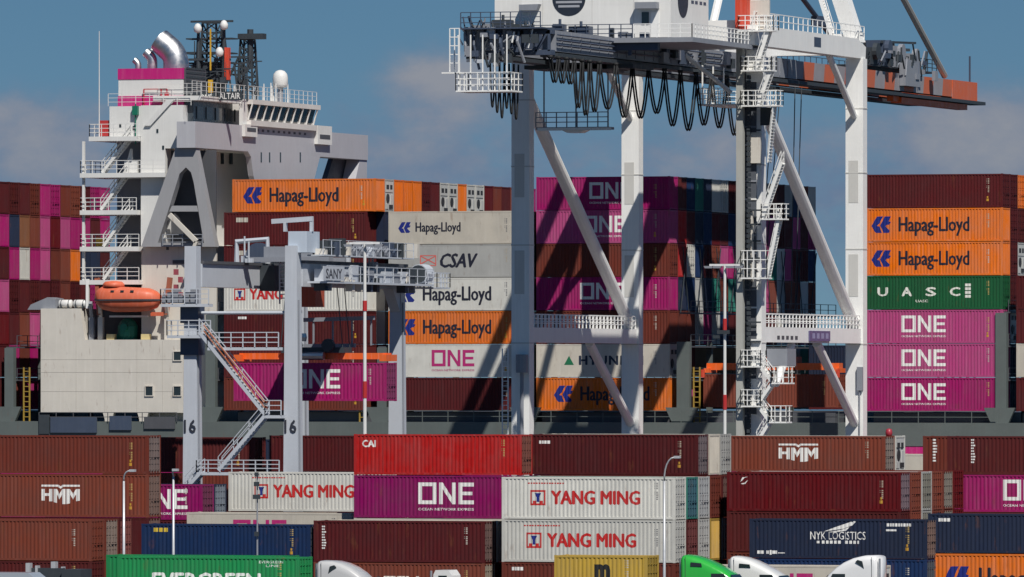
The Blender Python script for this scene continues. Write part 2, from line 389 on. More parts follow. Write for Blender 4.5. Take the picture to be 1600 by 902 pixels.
def mm_(x0, x1, b0, b1):
    w = x1 - x0; t = .28 * w; xm = (x0 + x1) / 2
    return [[(x0, b0[0]), (x0 + t, b0[1]), (x0 + t, .50), (x0 + t, .78), (x0, .78)], [(x1 - t, b1[0]), (x1, b1[1]), (x1, .78), (x1 - t, .78), (x1 - t, .50)],
            [(x0 + t, .50), (xm, .24), (x1 - t, .50), (x1 - t, .78), (xm, .52), (x0 + t, .78)]]
HMM_P = [[(0, .90), (.42, .90), (.5, .80), (.58, .90), (1, .90), (1, 1), (.55, 1), (.5, .92), (.45, 1), (0, 1)],
         R4(.0, .18, .085, .78), R4(.20, .14, .285, .78), R4(.085, .42, .20, .56)] + mm_(.315, .625, (.10, .06), (.0, .0)) + mm_(.655, 1.0, (.0, .04), (.15, .18))
def lg_one(col, sc_=1.0, cx=-.4, cz=0):
    w, h = 3.95 * sc_, 1.44 * sc_
    return [(col, shift(polys(ONE_P, w, h, 2.62, 1), cx, cz + .2)), (col, shift(text_poly('OCEAN NETWORK EXPRESS', w, .17 * sc_, .01), cx, cz - .86 * sc_))]
BL, NV, WH, RD = (.006, .018, .20), (.012, .014, .03), (.78, .77, .74), (.50, .012, .012)
MG = (.44, .012, .15)
def lg_hl(s=1.0, cx=-.5): return [(BL, shift(polys(HL_P, 1.75 * s, 1.42 * s, 1.12, 1), cx - 3.95 * s, 0)), (NV, shift(text_poly('Hapag-Lloyd', 6.25 * s, 1.2 * s, 0, fat=.045 * s), cx + .75 * s, .03))]
def lg_ym(cx=.15):
    x = cx - 3.7
    return [(RD, shift(polys([R4(0, 0, 1, .12), R4(0, .88, 1, 1), R4(0, .12, .1, .88), R4(.9, .12, 1, .88), R4(.18, .12, .40, .3), R4(.60, .12, .82, .3)], 1.08, 1.05, 1, 1), x, .0)),
            (BL, shift(polys([[(.28, .80), (.72, .80), (.58, .52), (.58, .22), (.42, .22), (.42, .52)]], 1.08, 1.05, 1, 1), x, .0)),
            (RD, shift(text_poly('YANG MING', 6.2, .92, .0, fat=.055), cx + .35, .02)), (RD, shift(bars([(k / 14, 0, k / 14 + .05, 1) for k in range(14)], 2.6, .09), x + .6, 1.0))]
def bars(rows, w, h):
    """tiny unreadable print: short dashes"""
    return polys([R4(x0, z0, x1, z1) for x0, z0, x1, z1 in rows], w, h, 1, 1)
def lg_vert(col, cx, n=9):
    rows = []
    for i in range(n): z = 1 - (i + .8) / n; rows.append((0, z, random.uniform(.6, 1), z + .55 / n))
    return [(col, shift(bars(rows, .32, 1.7), cx, .25))]
LOGO = {
 'one_w': lambda: lg_one(WH), 'one_m': lambda: lg_one(MG), 'one_left': lambda: lg_one(WH, 1.0, -.4), 'one_w_yard': lambda: lg_one(WH, 1.02, .62),
 'hl': lambda: lg_hl(), 'hl_wide': lambda: lg_hl(1.02, -.2), 'hl_small': lambda: lg_hl(.66, -2.0),
 'ym': lambda: lg_ym(), 'hmm': lambda: [(WH, shift(polys(HMM_P, 2.85, 1.3, 1, 1), -.2, .05))],
 'uasc': lambda: [((.72, .72, .66), shift(text_poly(c, .85, .72, 0, fat=.05), -4.6 + i * 2.15, .05)) for i, c in enumerate('UASC')] + [((.72, .72, .66), shift(bars([(0, i * .25 + .02, 1, i * .25 + .2) for i in range(4)], .5, 1.3), 3.0, .15)), ((.72, .72, .66), shift(text_poly('UASC', 1.1, .22, .01), -1.1, -.75))],
 'csav': lambda: [(NV, shift(text_poly('CSAV', 3.4, 1.2, 0, .28, fat=.06), .15, 0)), ((.62, .12, .10), shift(polys([R4(0, 0, 1, .08), R4(0, .92, 1, 1), R4(0, .08, .06, .92), R4(.94, .08, 1, .92), [(.06, .15), (.5, .5), (.94, .15), (.94, .27), (.5, .62), (.06, .27)], [(.06, .85), (.45, .55), (.5, .62), (.06, .95)], [(.94, .85), (.55, .55), (.5, .62), (.94, .95)]], 1.5, .95, 1, 1), -2.7, 0))],
 'hyundai': lambda: [((.01, .16, .07), shift(polys([[(0, 0), (1, 0), (.5, 1)]], .9, .8, 1, 1), -3.1, 0)), ((.02, .03, .06), shift(text_poly('HYUNDAI', 5.8, .78, 0, 0, 1.15, fat=.05), .75, 0))],
 'evergreen': lambda: [((.80, .82, .78), shift(text_poly('EVERGREEN', 7.2, 1.05, 0, fat=.05), -.15, -.28)), ((.80, .82, .78), shift(text_poly('EVERGREEN', 1.6, .16), 4.2, .95)), ((.80, .82, .78), shift(text_poly('LINE', .9, .14), 4.3, .72))],
 'nyk': lambda: [(WH, shift(text_poly('NYK LOGISTICS', 3.8, .52, 0), .0, .18)), (WH, shift(bars([(.0, .1, .06, .9), (.12, 0, .19, 1), (.22, 0, .28, 1), (.31, 0, .38, 1), (.41, 0, .47, 1), (.50, 0, .57, 1), (.66, 0, .73, 1), (.76, 0, .83, 1), (.86, 0, .92, 1), (.95, 0, 1, 1)], 2.9, .2), 0, -.25)),
                 (WH, shift(polys([[(0, .05), (.35, .42), (.95, 1), (.80, .55), (.55, .28)], [(.12, 0), (.5, .2), (.72, .42), (.62, .12), (.3, .0)]], 2.5, .85, 1, 1), .25, .82)),
                 (WH, shift(bars([(0, .2, .12, .9), (.14, .2, .24, .9), (.32, .2, .42, .9), (.45, 0, .52, 1), (.54, .2, .72, .9), (.75, .3, 1, .5)], 1.9, .3), -4.6, -.95)), (WH, shift(bars([(k / 9, 0, k / 9 + .09, 1) for k in range(9)], 1.7, .2), 4.2, .9)), (WH, shift(bars([(0, .2, .5, .8)], 1.4, .2), 4.0, .55))],
 'msc': lambda: [((.02, .02, .02), shift(text_poly('m', 1.05, .85, .06), .1, .35)), ((.02, .02, .02), shift(text_poly('sc', .95, .62, .06), .1, -.55))],
 'cai': lambda: [(WH, shift(text_poly('CAI', .95, .48, 0, fat=.03), -5.0, .75))],
 'small': lambda: [(WH, shift(bars([(0, 0, .2, 1), (.25, 0, .45, 1), (.5, 0, .7, 1), (.76, 0, 1, 1)], .8, .22), -5.0, .85))],
 'vert': lambda: lg_vert(WH, -5.35), 'vert2': lambda: lg_vert(WH, -5.2, 8),
 'tex': lambda: [(WH, shift(text_poly('TEX', 2.5, 1.0, 0, fat=.03), .2, -.15))],
 'swirl': lambda: [(WH, shift(polys([[(0, .3), (.3, .9), (1, 1), (.5, .8), (.25, .45)], [(.1, .1), (.6, .2), (1, .55), (.7, .05), (.3, 0)]], .55, .5, 1, 1), -4.9, .7))],
 'ylabel': lambda: [((.6, .42, .03), shift(bars([(0, 0, .3, 1), (.36, 0, .66, 1), (.72, 0, 1, 1)], 1.05, .28), -4.7, .85))],
 'plate': lambda: [((.5, .47, .40), shift(bars([(0, 0, .55, 1), (.6, 0, 1, 1)], 1.1, .4), -5.0, .75))],
}
_print = {}
def print_mesh(key, col, g, flat):
    vs, fs = g; bm = bmesh.new(); bv = [bm.verts.new((v[0], -.0007 * (v[2] if len(v) > 2 else 0), v[1])) for v in vs]
    for f in fs:
        try: bm.faces.new([bv[i] for i in f])
        except ValueError: pass
    if not flat:
        for x in breaks(min(v[0] for v in vs), max(v[0] for v in vs)):
            bmesh.ops.bisect_plane(bm, geom=bm.verts[:] + bm.edges[:] + bm.faces[:], plane_co=(x, 0, 0), plane_no=(1, 0, 0), dist=1e-5)
    for v in bm.verts: v.co.y += -W2 + ((.004 + corr(v.co.x)) if not flat else .0035)
    bmesh.ops.recalc_face_normals(bm, faces=bm.faces)
    if sum(f.normal.y * f.calc_area() for f in bm.faces) > 0: bmesh.ops.reverse_faces(bm, faces=bm.faces)
    me = bpy.data.meshes.new('lettering'); bm.to_mesh(me); bm.free(); me.materials.append(M_PRINT); return me
def logo_meshes(name, flat):
    k = (name, flat)
    if k not in _print: _print[k] = [(c, print_mesh(name, c, g, flat)) for c, g in LOGO[name]()]
    return _print[k]
def mark_mesh(flat, kind):
    k = ('mark', flat, kind)
    if k not in _print:
        rows = []
        for i in range(11):
            if i in (4, 10): continue
            rows.append((.55, 1 - (i + .8) / 11, .95, 1 - (i + .25) / 11))
            if i < 7: rows.append((.05, 1 - (i + .7) / 11, .3, 1 - (i + .3) / 11))
        _print[k] = print_mesh('mark', None, bars(rows, .27, 1.35), flat)
    return _print[k]
def lab_mesh(flat):
    k = ('lab', flat)
    if k not in _print: _print[k] = print_mesh('lab', None, bars([(0, 0, .8, .5), (.1, .62, .7, 1)], .26, .42), flat)
    return _print[k]

def put(name, me, parent, loc, color, mat, rz=0):
    o = bpy.data.objects.new(name, me); C.objects.link(o); o.parent = parent; o.location = loc; o.rotation_euler.z = rz; o.color = (*color, 1)
    if not me.materials: me.materials.append(mat)
    return o
NCON = [0]
def container(x0, yf, z0, color, label, group, L=12.19, H=2.9, zs=1.0, flat=False, end='door', logo=None, marks=True, full=True, endcol=None, lx=0.0, name='shipping_container', rz=0):
    """x0 = aft-most x of the box, yf = its face towards the camera, z0 = its underside"""
    NCON[0] += 1
    v = random.uniform(.90, 1.10); color = tuple(min(.9, c * v) for c in color)
    r = empty(name, (x0 + L / 2, yf + W2, z0), label, 'container', group)
    r.scale.z = zs
    put('frame', m_frame(L, H), r, (0, 0, 0), color, M_CONT)
    if full: put('side_panel', m_side(L, H, flat), r, (0, 0, 0), color, M_CONT)
    else: put('side_panel', m_side(L, H, True), r, (0, 0, 0), color, M_CONT)
    ec = endcol or color
    if end == 'door':
        for y, a in ((-1.055, 0), (1.055, math.pi)):
            d = put('door', m_door(H) if a == 0 else m_door2(H), r, (L / 2, y, 0), ec, M_CONT)
    elif end == 'blank': put('end_panel', m_blank(H), r, (L / 2, 0, 0), ec, M_CONT)
    else:
        a, f = m_reefer(H); u = put('refrigeration_unit', a, r, (L / 2, 0, 0), endcol or (.55, .55, .53), M_CONT); put('fan_grille', f, u, (0, 0, 0), (.05, .05, .055), M_CONT)
    if logo and full:
        for c, me in logo_meshes(logo, flat):
            put('lettering', me, r, (round(lx / PIT) * PIT, 0, H / 2 + .03), c, M_PRINT)
    if marks and full:
        mc = random.choice([(.40, .35, .27), (.46, .43, .38), (.42, .30, .10)]) if sum(color) < 1.2 else (.16, .16, .17)
        im = put('identification_marks', mark_mesh(flat, 0), r, (round((L / 2 - 1.25) / PIT) * PIT, 0, H / 2 + random.uniform(.1, .45)), mc, M_PRINT); im['kind'] = 'stuff'
        if random.random() < .35: put('warning_label', lab_mesh(flat), r, (round((L / 2 - 1.2) / PIT) * PIT, 0, .75), (.55, .29, .02), M_PRINT)
    return r
def m_door2(H):
    k = ('door2', H)
    if k in _mesh: return _mesh[k]
    me = m_door(H).copy()
    for v in me.vertices: v.co.y = -v.co.y
    me.flip_normals(); _mesh[k] = me; return me

MAROON, MAROON2, BROWN, RUST, DRED = (.088, .0125, .0145), (.10, .016, .016), (.145, .030, .019), (.195, .047, .028), (.108, .005, .008)
PINK, PINK2, HLO, WHT, GRY = (.35, .006, .125), (.42, .055, .19), (.68, .145, .004), (.60, .59, .545), (.40, .40, .385)
NAVYC, BLUE, GRN, TEAL, CRM, YEL = (.021, .030, .062), (.010, .030, .095), (.012, .095, .036), (.03, .20, .155), (.56, .515, .44), (.40, .25, .04)
REDC, PURP, TAN = (.40, .006, .006), (.25, .003, .105), (.23, .09, .04)
CN = {MAROON: 'maroon', MAROON2: 'dark maroon', BROWN: 'brown', RUST: 'rust brown', DRED: 'deep red', PINK: 'magenta', PINK2: 'faded pink', HLO: 'orange', WHT: 'white', GRY: 'grey',
      NAVYC: 'navy', BLUE: 'blue', GRN: 'green', TEAL: 'teal', CRM: 'cream', YEL: 'yellow', REDC: 'bright red', PURP: 'purple magenta', TAN: 'tan'}
ORD = ['top', 'second', 'third', 'fourth', 'fifth', 'sixth', 'seventh', 'eighth']
ROW = ['outermost', 'second', 'third', 'fourth', 'fifth', 'sixth', 'seventh', 'eighth', 'ninth', 'tenth', 'eleventh', 'twelfth', 'thirteenth', 'fourteenth', 'fifteenth', 'sixteenth', 'seventeenth', 'eighteenth']

# ---- deck cargo on the ship. A bay = columns (rows across the ship) x tiers
YS, Z0, TP, CP = 712.0, 12.2, 2.915, 2.50
def bay(name, x0s, tiers, L=12.19, cols=None, group='', mixed=None, start=0, ntier=7, vis=None, leftpx=None):
    """tiers: list from the top of dicts for the outermost row; the rows behind are drawn from `mixed`"""
    for i, t in enumerate(tiers):
        if t is None: continue
        z = Z0 + (ntier - 1 - i) * TP
        container(x0s[i] if isinstance(x0s, list) else x0s, YS, z, t['c'], t['l'], group, L=t.get('L', L), H=2.9, flat=t.get('flat', False), end=t.get('end', 'blank'), logo=t.get('logo'), lx=t.get('lx', 0), endcol=t.get('ec'))
    if cols:
        for i in range(ntier):
            for c in range(start, cols):
                if vis and not vis(i, c): continue
                q = mixed(i, c)
                if q is None: continue
                col, end = q
                z = Z0 + (ntier - 1 - i) * TP
                xx = x0s[i] if isinstance(x0s, list) else x0s
                container(xx, YS + c * CP, z, col, '%s container, %s tier, %s row inboard, %s' % (CN[col], ORD[i] + (' down' if i else ''), ROW[c], name), group, L=L, H=2.9, end=end, marks=False, full=False)
rnd = random.Random(5)
SHIPPAL = [MAROON] * 5 + [MAROON2] * 3 + [PINK] * 6 + [PINK2] * 3 + [BROWN] * 4 + [RUST] * 2 + [HLO, WHT, NAVYC, TEAL, DRED, GRN, BLUE]
def pal(i, c, r=rnd): return (r.choice(SHIPPAL), r.choice(['blank', 'blank', 'door']))
# bay aft of the bridge: we see its forward ends
XA0 = X_(-1.5, YS) - 12.19
aft = {0: [MAROON, MAROON2, MAROON, BROWN, PINK, PINK, BROWN, RUST, MAROON, PINK, PINK], 1: [PINK, NAVYC, TAN, RUST, PINK2, DRED, PINK2, PINK, PINK, MAROON, PINK],
       2: [MAROON, PINK, WHT, PINK, PINK2, BROWN, RUST, HLO, NAVYC, NAVYC, MAROON], 3: [PINK2, MAROON, MAROON, MAROON2, MAROON, MAROON, BROWN, MAROON, MAROON, PINK, BROWN],
       4: [DRED, MAROON, RUST, PINK2, MAROON, PINK, BROWN, MAROON, MAROON, PINK, BROWN], 5: [MAROON, PINK, BROWN, PINK, MAROON, PINK, BROWN, MAROON, MAROON, PINK, BROWN], 6: [MAROON, BROWN, PINK, PINK, MAROON, PINK, BROWN, MAROON, MAROON, PINK, BROWN]}
bay('stack behind the funnel house', XA0, [], cols=11, group='deck containers aft of the bridge', mixed=lambda i, c: (aft[i][c], 'door' if i in (0, 3) and c % 2 else 'blank'), vis=lambda i, c: i < 4 or c < 6)
# bay just ahead of the bridge (top tier runs right across the ship)
GA = 'deck containers ahead of the bridge'
xa = X_(363, YS); xb = X_(350, YS)
t45 = 13.4
bay('bay', [xa] + [xb] * 6, [
  dict(c=HLO, l='orange container with blue emblem on top of the stack ahead of the bridge', logo='hl_wide', L=t45, end='blank', lx=-.5),
  dict(c=MAROON, l='maroon container under the orange one ahead of the bridge', logo='plate', L=t45),
  dict(c=MAROON, l='maroon container in third tier ahead of the bridge, behind crane girder', L=t45, logo='plate'),
  dict(c=WHT, l='white container with red emblem just under the yard crane girder', logo='ym', L=t45, lx=-1.7),
  dict(c=MAROON, l='maroon container with white print, fifth tier ahead of the bridge', L=t45, logo='small'),
  dict(c=MAROON2, l='dark maroon container behind the orange spreader, sixth tier ahead of the bridge', L=t45),
  dict(c=BROWN, l='brown container in the lowest tier ahead of the bridge', L=t45, logo='vert')], L=t45, group=GA)
top = [None, (GRY, 'reefer'), (HLO, 'blank'), (HLO, 'blank'), (HLO, 'blank'), (MAROON, 'door'), (MAROON, 'blank'), (WHT, 'reefer'), (WHT, 'reefer'), (HLO, 'blank'), (WHT, 'reefer'), (WHT, 'reefer'), (DRED, 'blank'), (BROWN, 'blank'), (MAROON, 'blank'), (RUST, 'blank'), (MAROON, 'door'), (PINK, 'blank')]
second = [None, (NAVYC, 'blank'), (MAROON, 'blank')]
bay('stack ahead of the bridge', [xa] + [xa] * 6, [], L=t45, cols=18, start=1, group=GA, mixed=lambda i, c: top[c] if i == 0 else ((NAVYC, MAROON2, CRM, GRY, MAROON, BROWN)[i - 1], 'blank'), vis=lambda i, c: i == 0 or c == 1)
# next bay forward, six tiers
GB = 'deck containers between the yard crane and the quay crane'
bay('bay', X_(607, YS), [
  dict(c=CRM, flat=True, logo='hl_small', l='cream refrigerated container with small blue emblem, top of its stack', end='reefer'),
  dict(c=GRY, flat=True, logo='csav', l='grey container with red envelope mark and dark slanted letters', end='reefer', lx=.2),
  dict(c=WHT, flat=True, logo='hl', l='white container with large blue emblem and black lettering', end='reefer'),
  dict(c=HLO, logo='hl', l='orange container with blue emblem below the white lettered one'),
  dict(c=WHT, flat=True, logo='one_m', l='white container with magenta block lettering', end='reefer', lx=.3),
  dict(c=MAROON, l='plain maroon container at the foot of the white and orange stack')], ntier=6, group=GB)
bay('stack between the two cranes', X_(607, YS), [], cols=3, start=1, ntier=6, group=GB, mixed=lambda i, c: pal(i, c))
# bay under the quay crane: outer faces plus eighteen rows of ends
GC = 'deck containers beneath the quay crane boom'
bay('bay', X_(838, YS), [
  dict(c=PINK, logo='one_w', l='magenta container with white lettering, top of stack under the crane', lx=1.0),
  dict(c=PINK2, logo='one_w', l='faded pink container with white lettering, second down under the crane', lx=.7),
  dict(c=BROWN, l='plain brown container between pink ones under the crane', end='door'),
  dict(c=PINK, logo='one_w', l='magenta container with white lettering below a brown one', lx=.3),
  dict(c=BROWN, l='rusty brown container just above the crane portal beam'),
  dict(c=CRM, flat=True, logo='hyundai', l='cream container with green triangle and dark spaced lettering', end='reefer'),
  dict(c=HLO, logo='hl', l='orange container with blue emblem shaded by the crane legs', lx=.8)], group=GC)
fwd = {}
cc = random.Random(21)
for i in range(7):
    for c in range(1, 18): fwd[i, c] = (cc.choice([MAROON, MAROON, MAROON2, PINK, PINK2, BROWN, RUST, RUST, NAVYC, TEAL, DRED, BLUE, WHT, PINK2, GRY]), cc.choice(['blank', 'blank', 'door']))
for k, v in {(0, 3): TEAL, (0, 4): NAVYC, (1, 1): REDC, (2, 1): REDC, (3, 1): NAVYC, (3, 2): BLUE, (3, 3): GRY, (2, 11): PINK2, (2, 12): TEAL, (2, 13): WHT, (2, 14): PINK2, (3, 11): PINK2, (3, 12): RUST, (3, 13): GRY, (3, 14): RUST, (3, 15): RUST, (1, 11): PINK2, (1, 12): PINK2, (4, 1): BROWN, (4, 2): BROWN}.items(): fwd[k] = (v, 'blank')
bay('stack under the crane boom', X_(838, YS), [], cols=18, start=1, group=GC, mixed=lambda i, c: fwd[i, c], vis=lambda i, c: i < 5 or c < 3 or c > 14)
# forward bay right of the crane
GD = 'deck containers forward of the quay crane'
xd = [X_(p, YS) for p in (1361, 1353, 1353, 1355, 1357, 1357, 1357)]
bay('bay', [xd[1]] * 7, [
  dict(c=MAROON, l='plain maroon container on top of the stack forward of the crane', end='door'),
  dict(c=HLO, logo='hl', l='orange container with blue emblem, second down forward of the crane', lx=-.2),
  dict(c=HLO, logo='hl', l='orange container with blue emblem resting on the green one', lx=-.2),
  dict(c=GRN, logo='uasc', l='green container with widely spaced white letters', end='door'),
  dict(c=PINK2, logo='one_w', l='faded pink container with white lettering directly under the green one', lx=-.6),
  dict(c=PINK2, logo='one_w', l='faded pink container with white lettering, second below the green one', lx=-.6),
  dict(c=PINK, logo='one_w', l='magenta container with white lettering, lowest of the stack forward of the crane', lx=-.6)], group=GD)
dd = {0: [MAROON, HLO, MAROON], 1: [MAROON, MAROON2, MAROON], 2: [MAROON, GRY, HLO], 3: [MAROON, MAROON, BROWN], 4: [GRY, MAROON, MAROON], 5: [NAVYC, MAROON, BROWN], 6: [NAVYC, MAROON2, BROWN]}
bay('stack forward of the crane', xd[1], [], cols=4, start=1, group=GD, mixed=lambda i, c: (dd[i][c - 1], 'reefer' if dd[i][c - 1] is GRY else 'door'), vis=lambda i, c: True)
bay('bay', X_(1588, YS), [None, None, None,
  dict(c=MAROON, l='maroon container in fourth tier of the foremost stack'), dict(c=MAROON, l='maroon container above the cream one in the foremost stack'),
  dict(c=CRM, flat=True, l='cream container in the foremost stack beside the pink ones'), dict(c=MAROON, l='maroon container under the cream one in the foremost stack')], group='deck containers in the foremost bay')
# far rows left standing in the bay that is being worked
for i, c, col in ((0, 15, MAROON), (0, 16, NAVYC), (0, 17, MAROON2), (0, 14, NAVYC), (0, 13, MAROON), (1, 13, NAVYC), (1, 14, MAROON2), (1, 15, NAVYC), (1, 16, MAROON), (1, 17, NAVYC)):
    container(X_(838, YS) + 15.2, YS + c * CP, Z0 + i * TP, col, '%s container, %s row inboard, %s tier of the half empty bay' % (CN[col], ROW[c], ('lower', 'upper')[i]), 'containers left in the half empty bay', end='blank', marks=False)
# ------------------------------------------------------------------ container yard in front of the quay
def ystack(px, Y, ys, specs, edge='L', L=12.19, group='containers stacked in the yard', base=0.0, yr=None):
    """ys = picture rows of the tops of the tiers; specs: (colour, label, kwargs)"""
    yr = yr or Y; x0 = X_(px, yr) - (L if edge == 'R' else 0); pm = px
    zs = [Z_(pm, y, yr) for y in ys] + [base]
    for i, s in enumerate(specs):
        top, bot = zs[i], zs[i + 1]; h = top - bot - .02; k = dict(s[2]) if len(s) > 2 else {}
        HH = 2.9 if h > 2.72 else 2.59
        container(x0, Y, bot, s[0], s[1], group, L=L, H=HH, zs=h / HH, **k)
E = dict
Hh = 'hidden low in its stack'
ystack(143, 549, [812, 877], [(RUST, 'rust brown container fronting the stack beside the street lamp', E(end='door')), (MAROON2, 'dark maroon container at ground level under the rust brown one', E(end='door'))], 'R')
ystack(143, 551.7, [812, 877], [(BROWN, 'brown container behind the rust brown one beside the street lamp', E(end='door', endcol=(.26, .20, .17), full=False)), (BROWN, 'brown container at ground level, second row beside the street lamp', E(full=False, endcol=(.3, .27, .25)))], 'R', yr=549)
ystack(143, 554.4, [812, 877], [(MAROON, 'maroon container third row in beside the street lamp', E(endcol=(.22, .07, .06), full=False)), (MAROON, 'maroon container at ground level, third row beside the street lamp', E(full=False))], 'R', yr=549)
ystack(232, 560, [680, 741, 809, 870], [(BROWN, 'plain brown container above the brown one with white emblem', E(endcol=(.20, .15, .14))), (RUST, 'rust brown container with white three-letter emblem near the street lamp', E(logo='hmm', lx=-.3, endcol=(.20, .13, .11))),
    (MAROON, 'maroon container third down under the rust emblem container', E(full=False, endcol=(.2, .12, .1))), (BROWN, 'brown container at the foot of the rust emblem stack', E(full=False))], 'R')
ystack(221, 547, [818, 877], [(BLUE, 'navy blue container with yellow print behind the green container', E(logo='ylabel', endcol=(.07, .085, .11))), (MAROON, 'maroon container beneath the navy blue one', E())])
ystack(292, 562, [800, 866], [(CRM, 'cream container with magenta lettering showing above the navy blue one', E(flat=True, logo='one_m', lx=-.2, end='reefer')), (MAROON, 'maroon container beneath the cream one', E())])
ystack(316, 583, [757, 813, 872], [(PURP, 'purple magenta container with white lettering at the yard crane foot', E(logo='one_w', lx=3.3, end='door', endcol=(.17, .035, .085))), (MAROON, 'maroon container under the purple magenta one at the crane foot', E()), (BROWN, 'brown container at ground level at the crane foot', E())], 'R')
ystack(316, 585.6, [757, 813, 872], [(NAVYC, 'grey blue ended container behind the purple magenta one', E(endcol=(.20, .23, .27), full=False)), (MAROON, 'maroon container behind, second tier at the crane foot', E(full=False)), (BROWN, 'brown container behind, ground level at the crane foot', E(full=False))], 'R', yr=583)
ystack(357, 590, [737, 799, 861], [(WHT, 'white container with red lettering below the yard crane', E(logo='ym', lx=-.1, end='door')), (MAROON, 'maroon container under the white one below the yard crane', E()), (GRY, 'grey container at ground level below the yard crane', E())])
ystack(398, 604, [683, 739, 797, 856], [(MAROON2, 'dark maroon container behind the crane stairs inside the yard crane span', E(logo='vert', lx=2.2)), (BROWN, 'brown container second down inside the crane span', E()), (MAROON, 'maroon container third down inside the crane span', E()), (BROWN, 'brown container at ground level inside the crane span', E())], 'R')
ystack(421, 604, [680, 737, 797, 856], [(MAROON, 'maroon container beside the numbered crane leg, top of its stack', E()), (MAROON, 'maroon container second down beside the numbered crane leg', E()), (BROWN, 'brown container third down beside the numbered crane leg', E()), (BROWN, 'brown container at ground level beside the numbered crane leg', E())])
ystack(553, 560, [678, 742, 809, 874], [(REDC, 'bright red container on top of the yard stack', E(logo='cai', endcol=(.22, .08, .06))), (PURP, 'purple magenta container with white lettering under the bright red one', E(logo='one_w_yard', lx=0)), (CRM, 'cream container third down under the bright red one', E(flat=True, end='reefer')), (MAROON, 'maroon container at the foot of the bright red stack', E())])
ystack(490, 547, [813, 878], [(MAROON, 'maroon container with vertical white print beside the navy blue one', E(logo='vert', endcol=(.17, .11, .10))), (RUST, 'rust container with large white letters behind the silver truck', E(logo='tex', lx=.1, endcol=(.3, .25, .2)))])
ystack(490, 549.8, [813, 878], [(CRM, 'cream ended container behind the one with vertical print', E(full=False, flat=True, end='blank')), (MAROON, 'maroon container on the ground, second row behind the silver truck', E(full=False))], yr=547)
ystack(784, 547, [745, 811, 878], [(WHT, 'white container with red lettering, upper of a matching pair', E(logo='ym', lx=.0, endcol=(.46, .46, .44))), (WHT, 'white container with red lettering, lower of a matching pair', E(logo='ym', lx=-.3, endcol=(.46, .46, .44))), (BROWN, 'brown container under the white pair behind the yellow box', E(logo='small'))])
cols = [[(TEAL, (.05, .13, .17)), (MAROON, (.16, .05, .05)), (MAROON, None)], [(GRY, (.36, .37, .38)), (GRY, (.42, .42, .41)), (BROWN, None)], [(BROWN, None), (YEL, (.62, .38, .08)), (MAROON, None)], [(MAROON, (.16, .09, .08)), (GRY, (.42, .42, .40)), (BROWN, None)]]
for k, cs in enumerate(cols):
    ystack(784, 549.7 + 2.7 * k, [745, 811, 878], [(c, '%s container end in the %s row behind the white pair, %s tier' % (CN[c], ROW[k + 1], ('upper', 'middle', 'ground')[i]), E(full=False, endcol=e, end='door' if c is not YEL else 'blank')) for i, (c, e) in enumerate(cs)], yr=547)
ystack(827, 563.5, [678, 742, 808, 873], [(MAROON, 'maroon container on top, between the bright red and cream ones', E(logo='small', endcol=(.17, .14, .15)))] + [(MAROON, 'maroon container %s under the top maroon one' % q, E(full=False)) for q in ('second', 'third', 'lowest')])
ystack(827, 566.2, [678, 742, 808, 873], [(CRM, 'cream ended container on top behind the maroon one', E(full=False, end='blank', flat=True))] + [(BROWN, 'brown container %s in the cream ended stack' % q, E(full=False)) for q in ('second', 'third', 'lowest')], yr=563.5)
ystack(827, 568.9, [678, 742, 808, 873], [(GRY, 'grey ended container on top behind the cream ended one', E(full=False, end='door'))] + [(BROWN, 'brown container %s in the grey ended stack' % q, E(full=False)) for q in ('second', 'third', 'lowest')], yr=563.5)
ystack(1383, 575, [681, 738, 798, 858], [(RUST, 'rust brown container with white emblem on top of the stack by the crane foot', E(logo='hmm', lx=-.1, endcol=(.24, .20, .18)))] + [(BROWN, 'brown container %s under the rust emblem container by the crane' % q, E()) for q in ('second', 'third', 'lowest')], 'R')
ystack(1383, 577.7, [681, 738, 798, 858], [(WHT, 'white refrigerated container behind the rust one by the crane foot', E(full=False, end='reefer'))] + [(BROWN, 'brown container %s in the white reefer stack' % q, E(full=False)) for q in ('second', 'third', 'lowest')], 'R', yr=575)
ystack(1407, 556, [738, 800, 864], [(DRED, 'deep red container with swirl mark above the navy one', E(logo='swirl', endcol=(.19, .14, .16))), (MAROON2, 'dark maroon container directly under the deep red one', E()), (BROWN, 'brown container at the foot of the deep red stack', E())], 'R')
for k, (c, e) in enumerate([(RUST, None), (GRY, (.22, .21, .18)), (RUST, None), (BROWN, (.24, .21, .18)), (DRED, None)]):
    ystack(1407, 558.7 + 2.7 * k, [738, 800, 864], [(c, '%s container end in the %s row behind the deep red one, %s tier' % (CN[c], ROW[k + 1], q), E(full=False, endcol=e)) for q in ('upper', 'middle', 'ground')], 'R', yr=556)
ystack(1171, 545, [810, 872], [(NAVYC, 'navy container with white winged emblem behind the white trucks', E(logo='nyk', lx=-.1, endcol=(.20, .13, .11))), (BLUE, 'blue container on the ground under the winged emblem one', E(endcol=(.08, .10, .12)))])
ystack(1450, 547, [802, 864], [(NAVYC, 'plain navy container resting on the orange one', E(logo='small')), (HLO, 'orange container with blue emblem on the ground beside the trucks', E(logo='hl', lx=.3))])
ystack(1480, 575.5, [681, 741, 800, 864], [(MAROON2, 'dark maroon container on top of the magenta one at the yard edge', E(logo='vert', lx=1.0)), (PINK, 'magenta container with white lettering under the dark maroon one', E(logo='one_w', lx=.2)), (BROWN, 'brown container third down at the yard edge', E()), (BROWN, 'brown container lowest at the yard edge', E())])
ystack(1442, 592, [681, 738, 797, 856], [(BROWN, 'brown container with vertical white print beside the dark maroon top one', E(logo='vert2'))] + [(BROWN, 'brown container %s under the vertical print one' % q, E()) for q in ('second', 'third', 'lowest')])
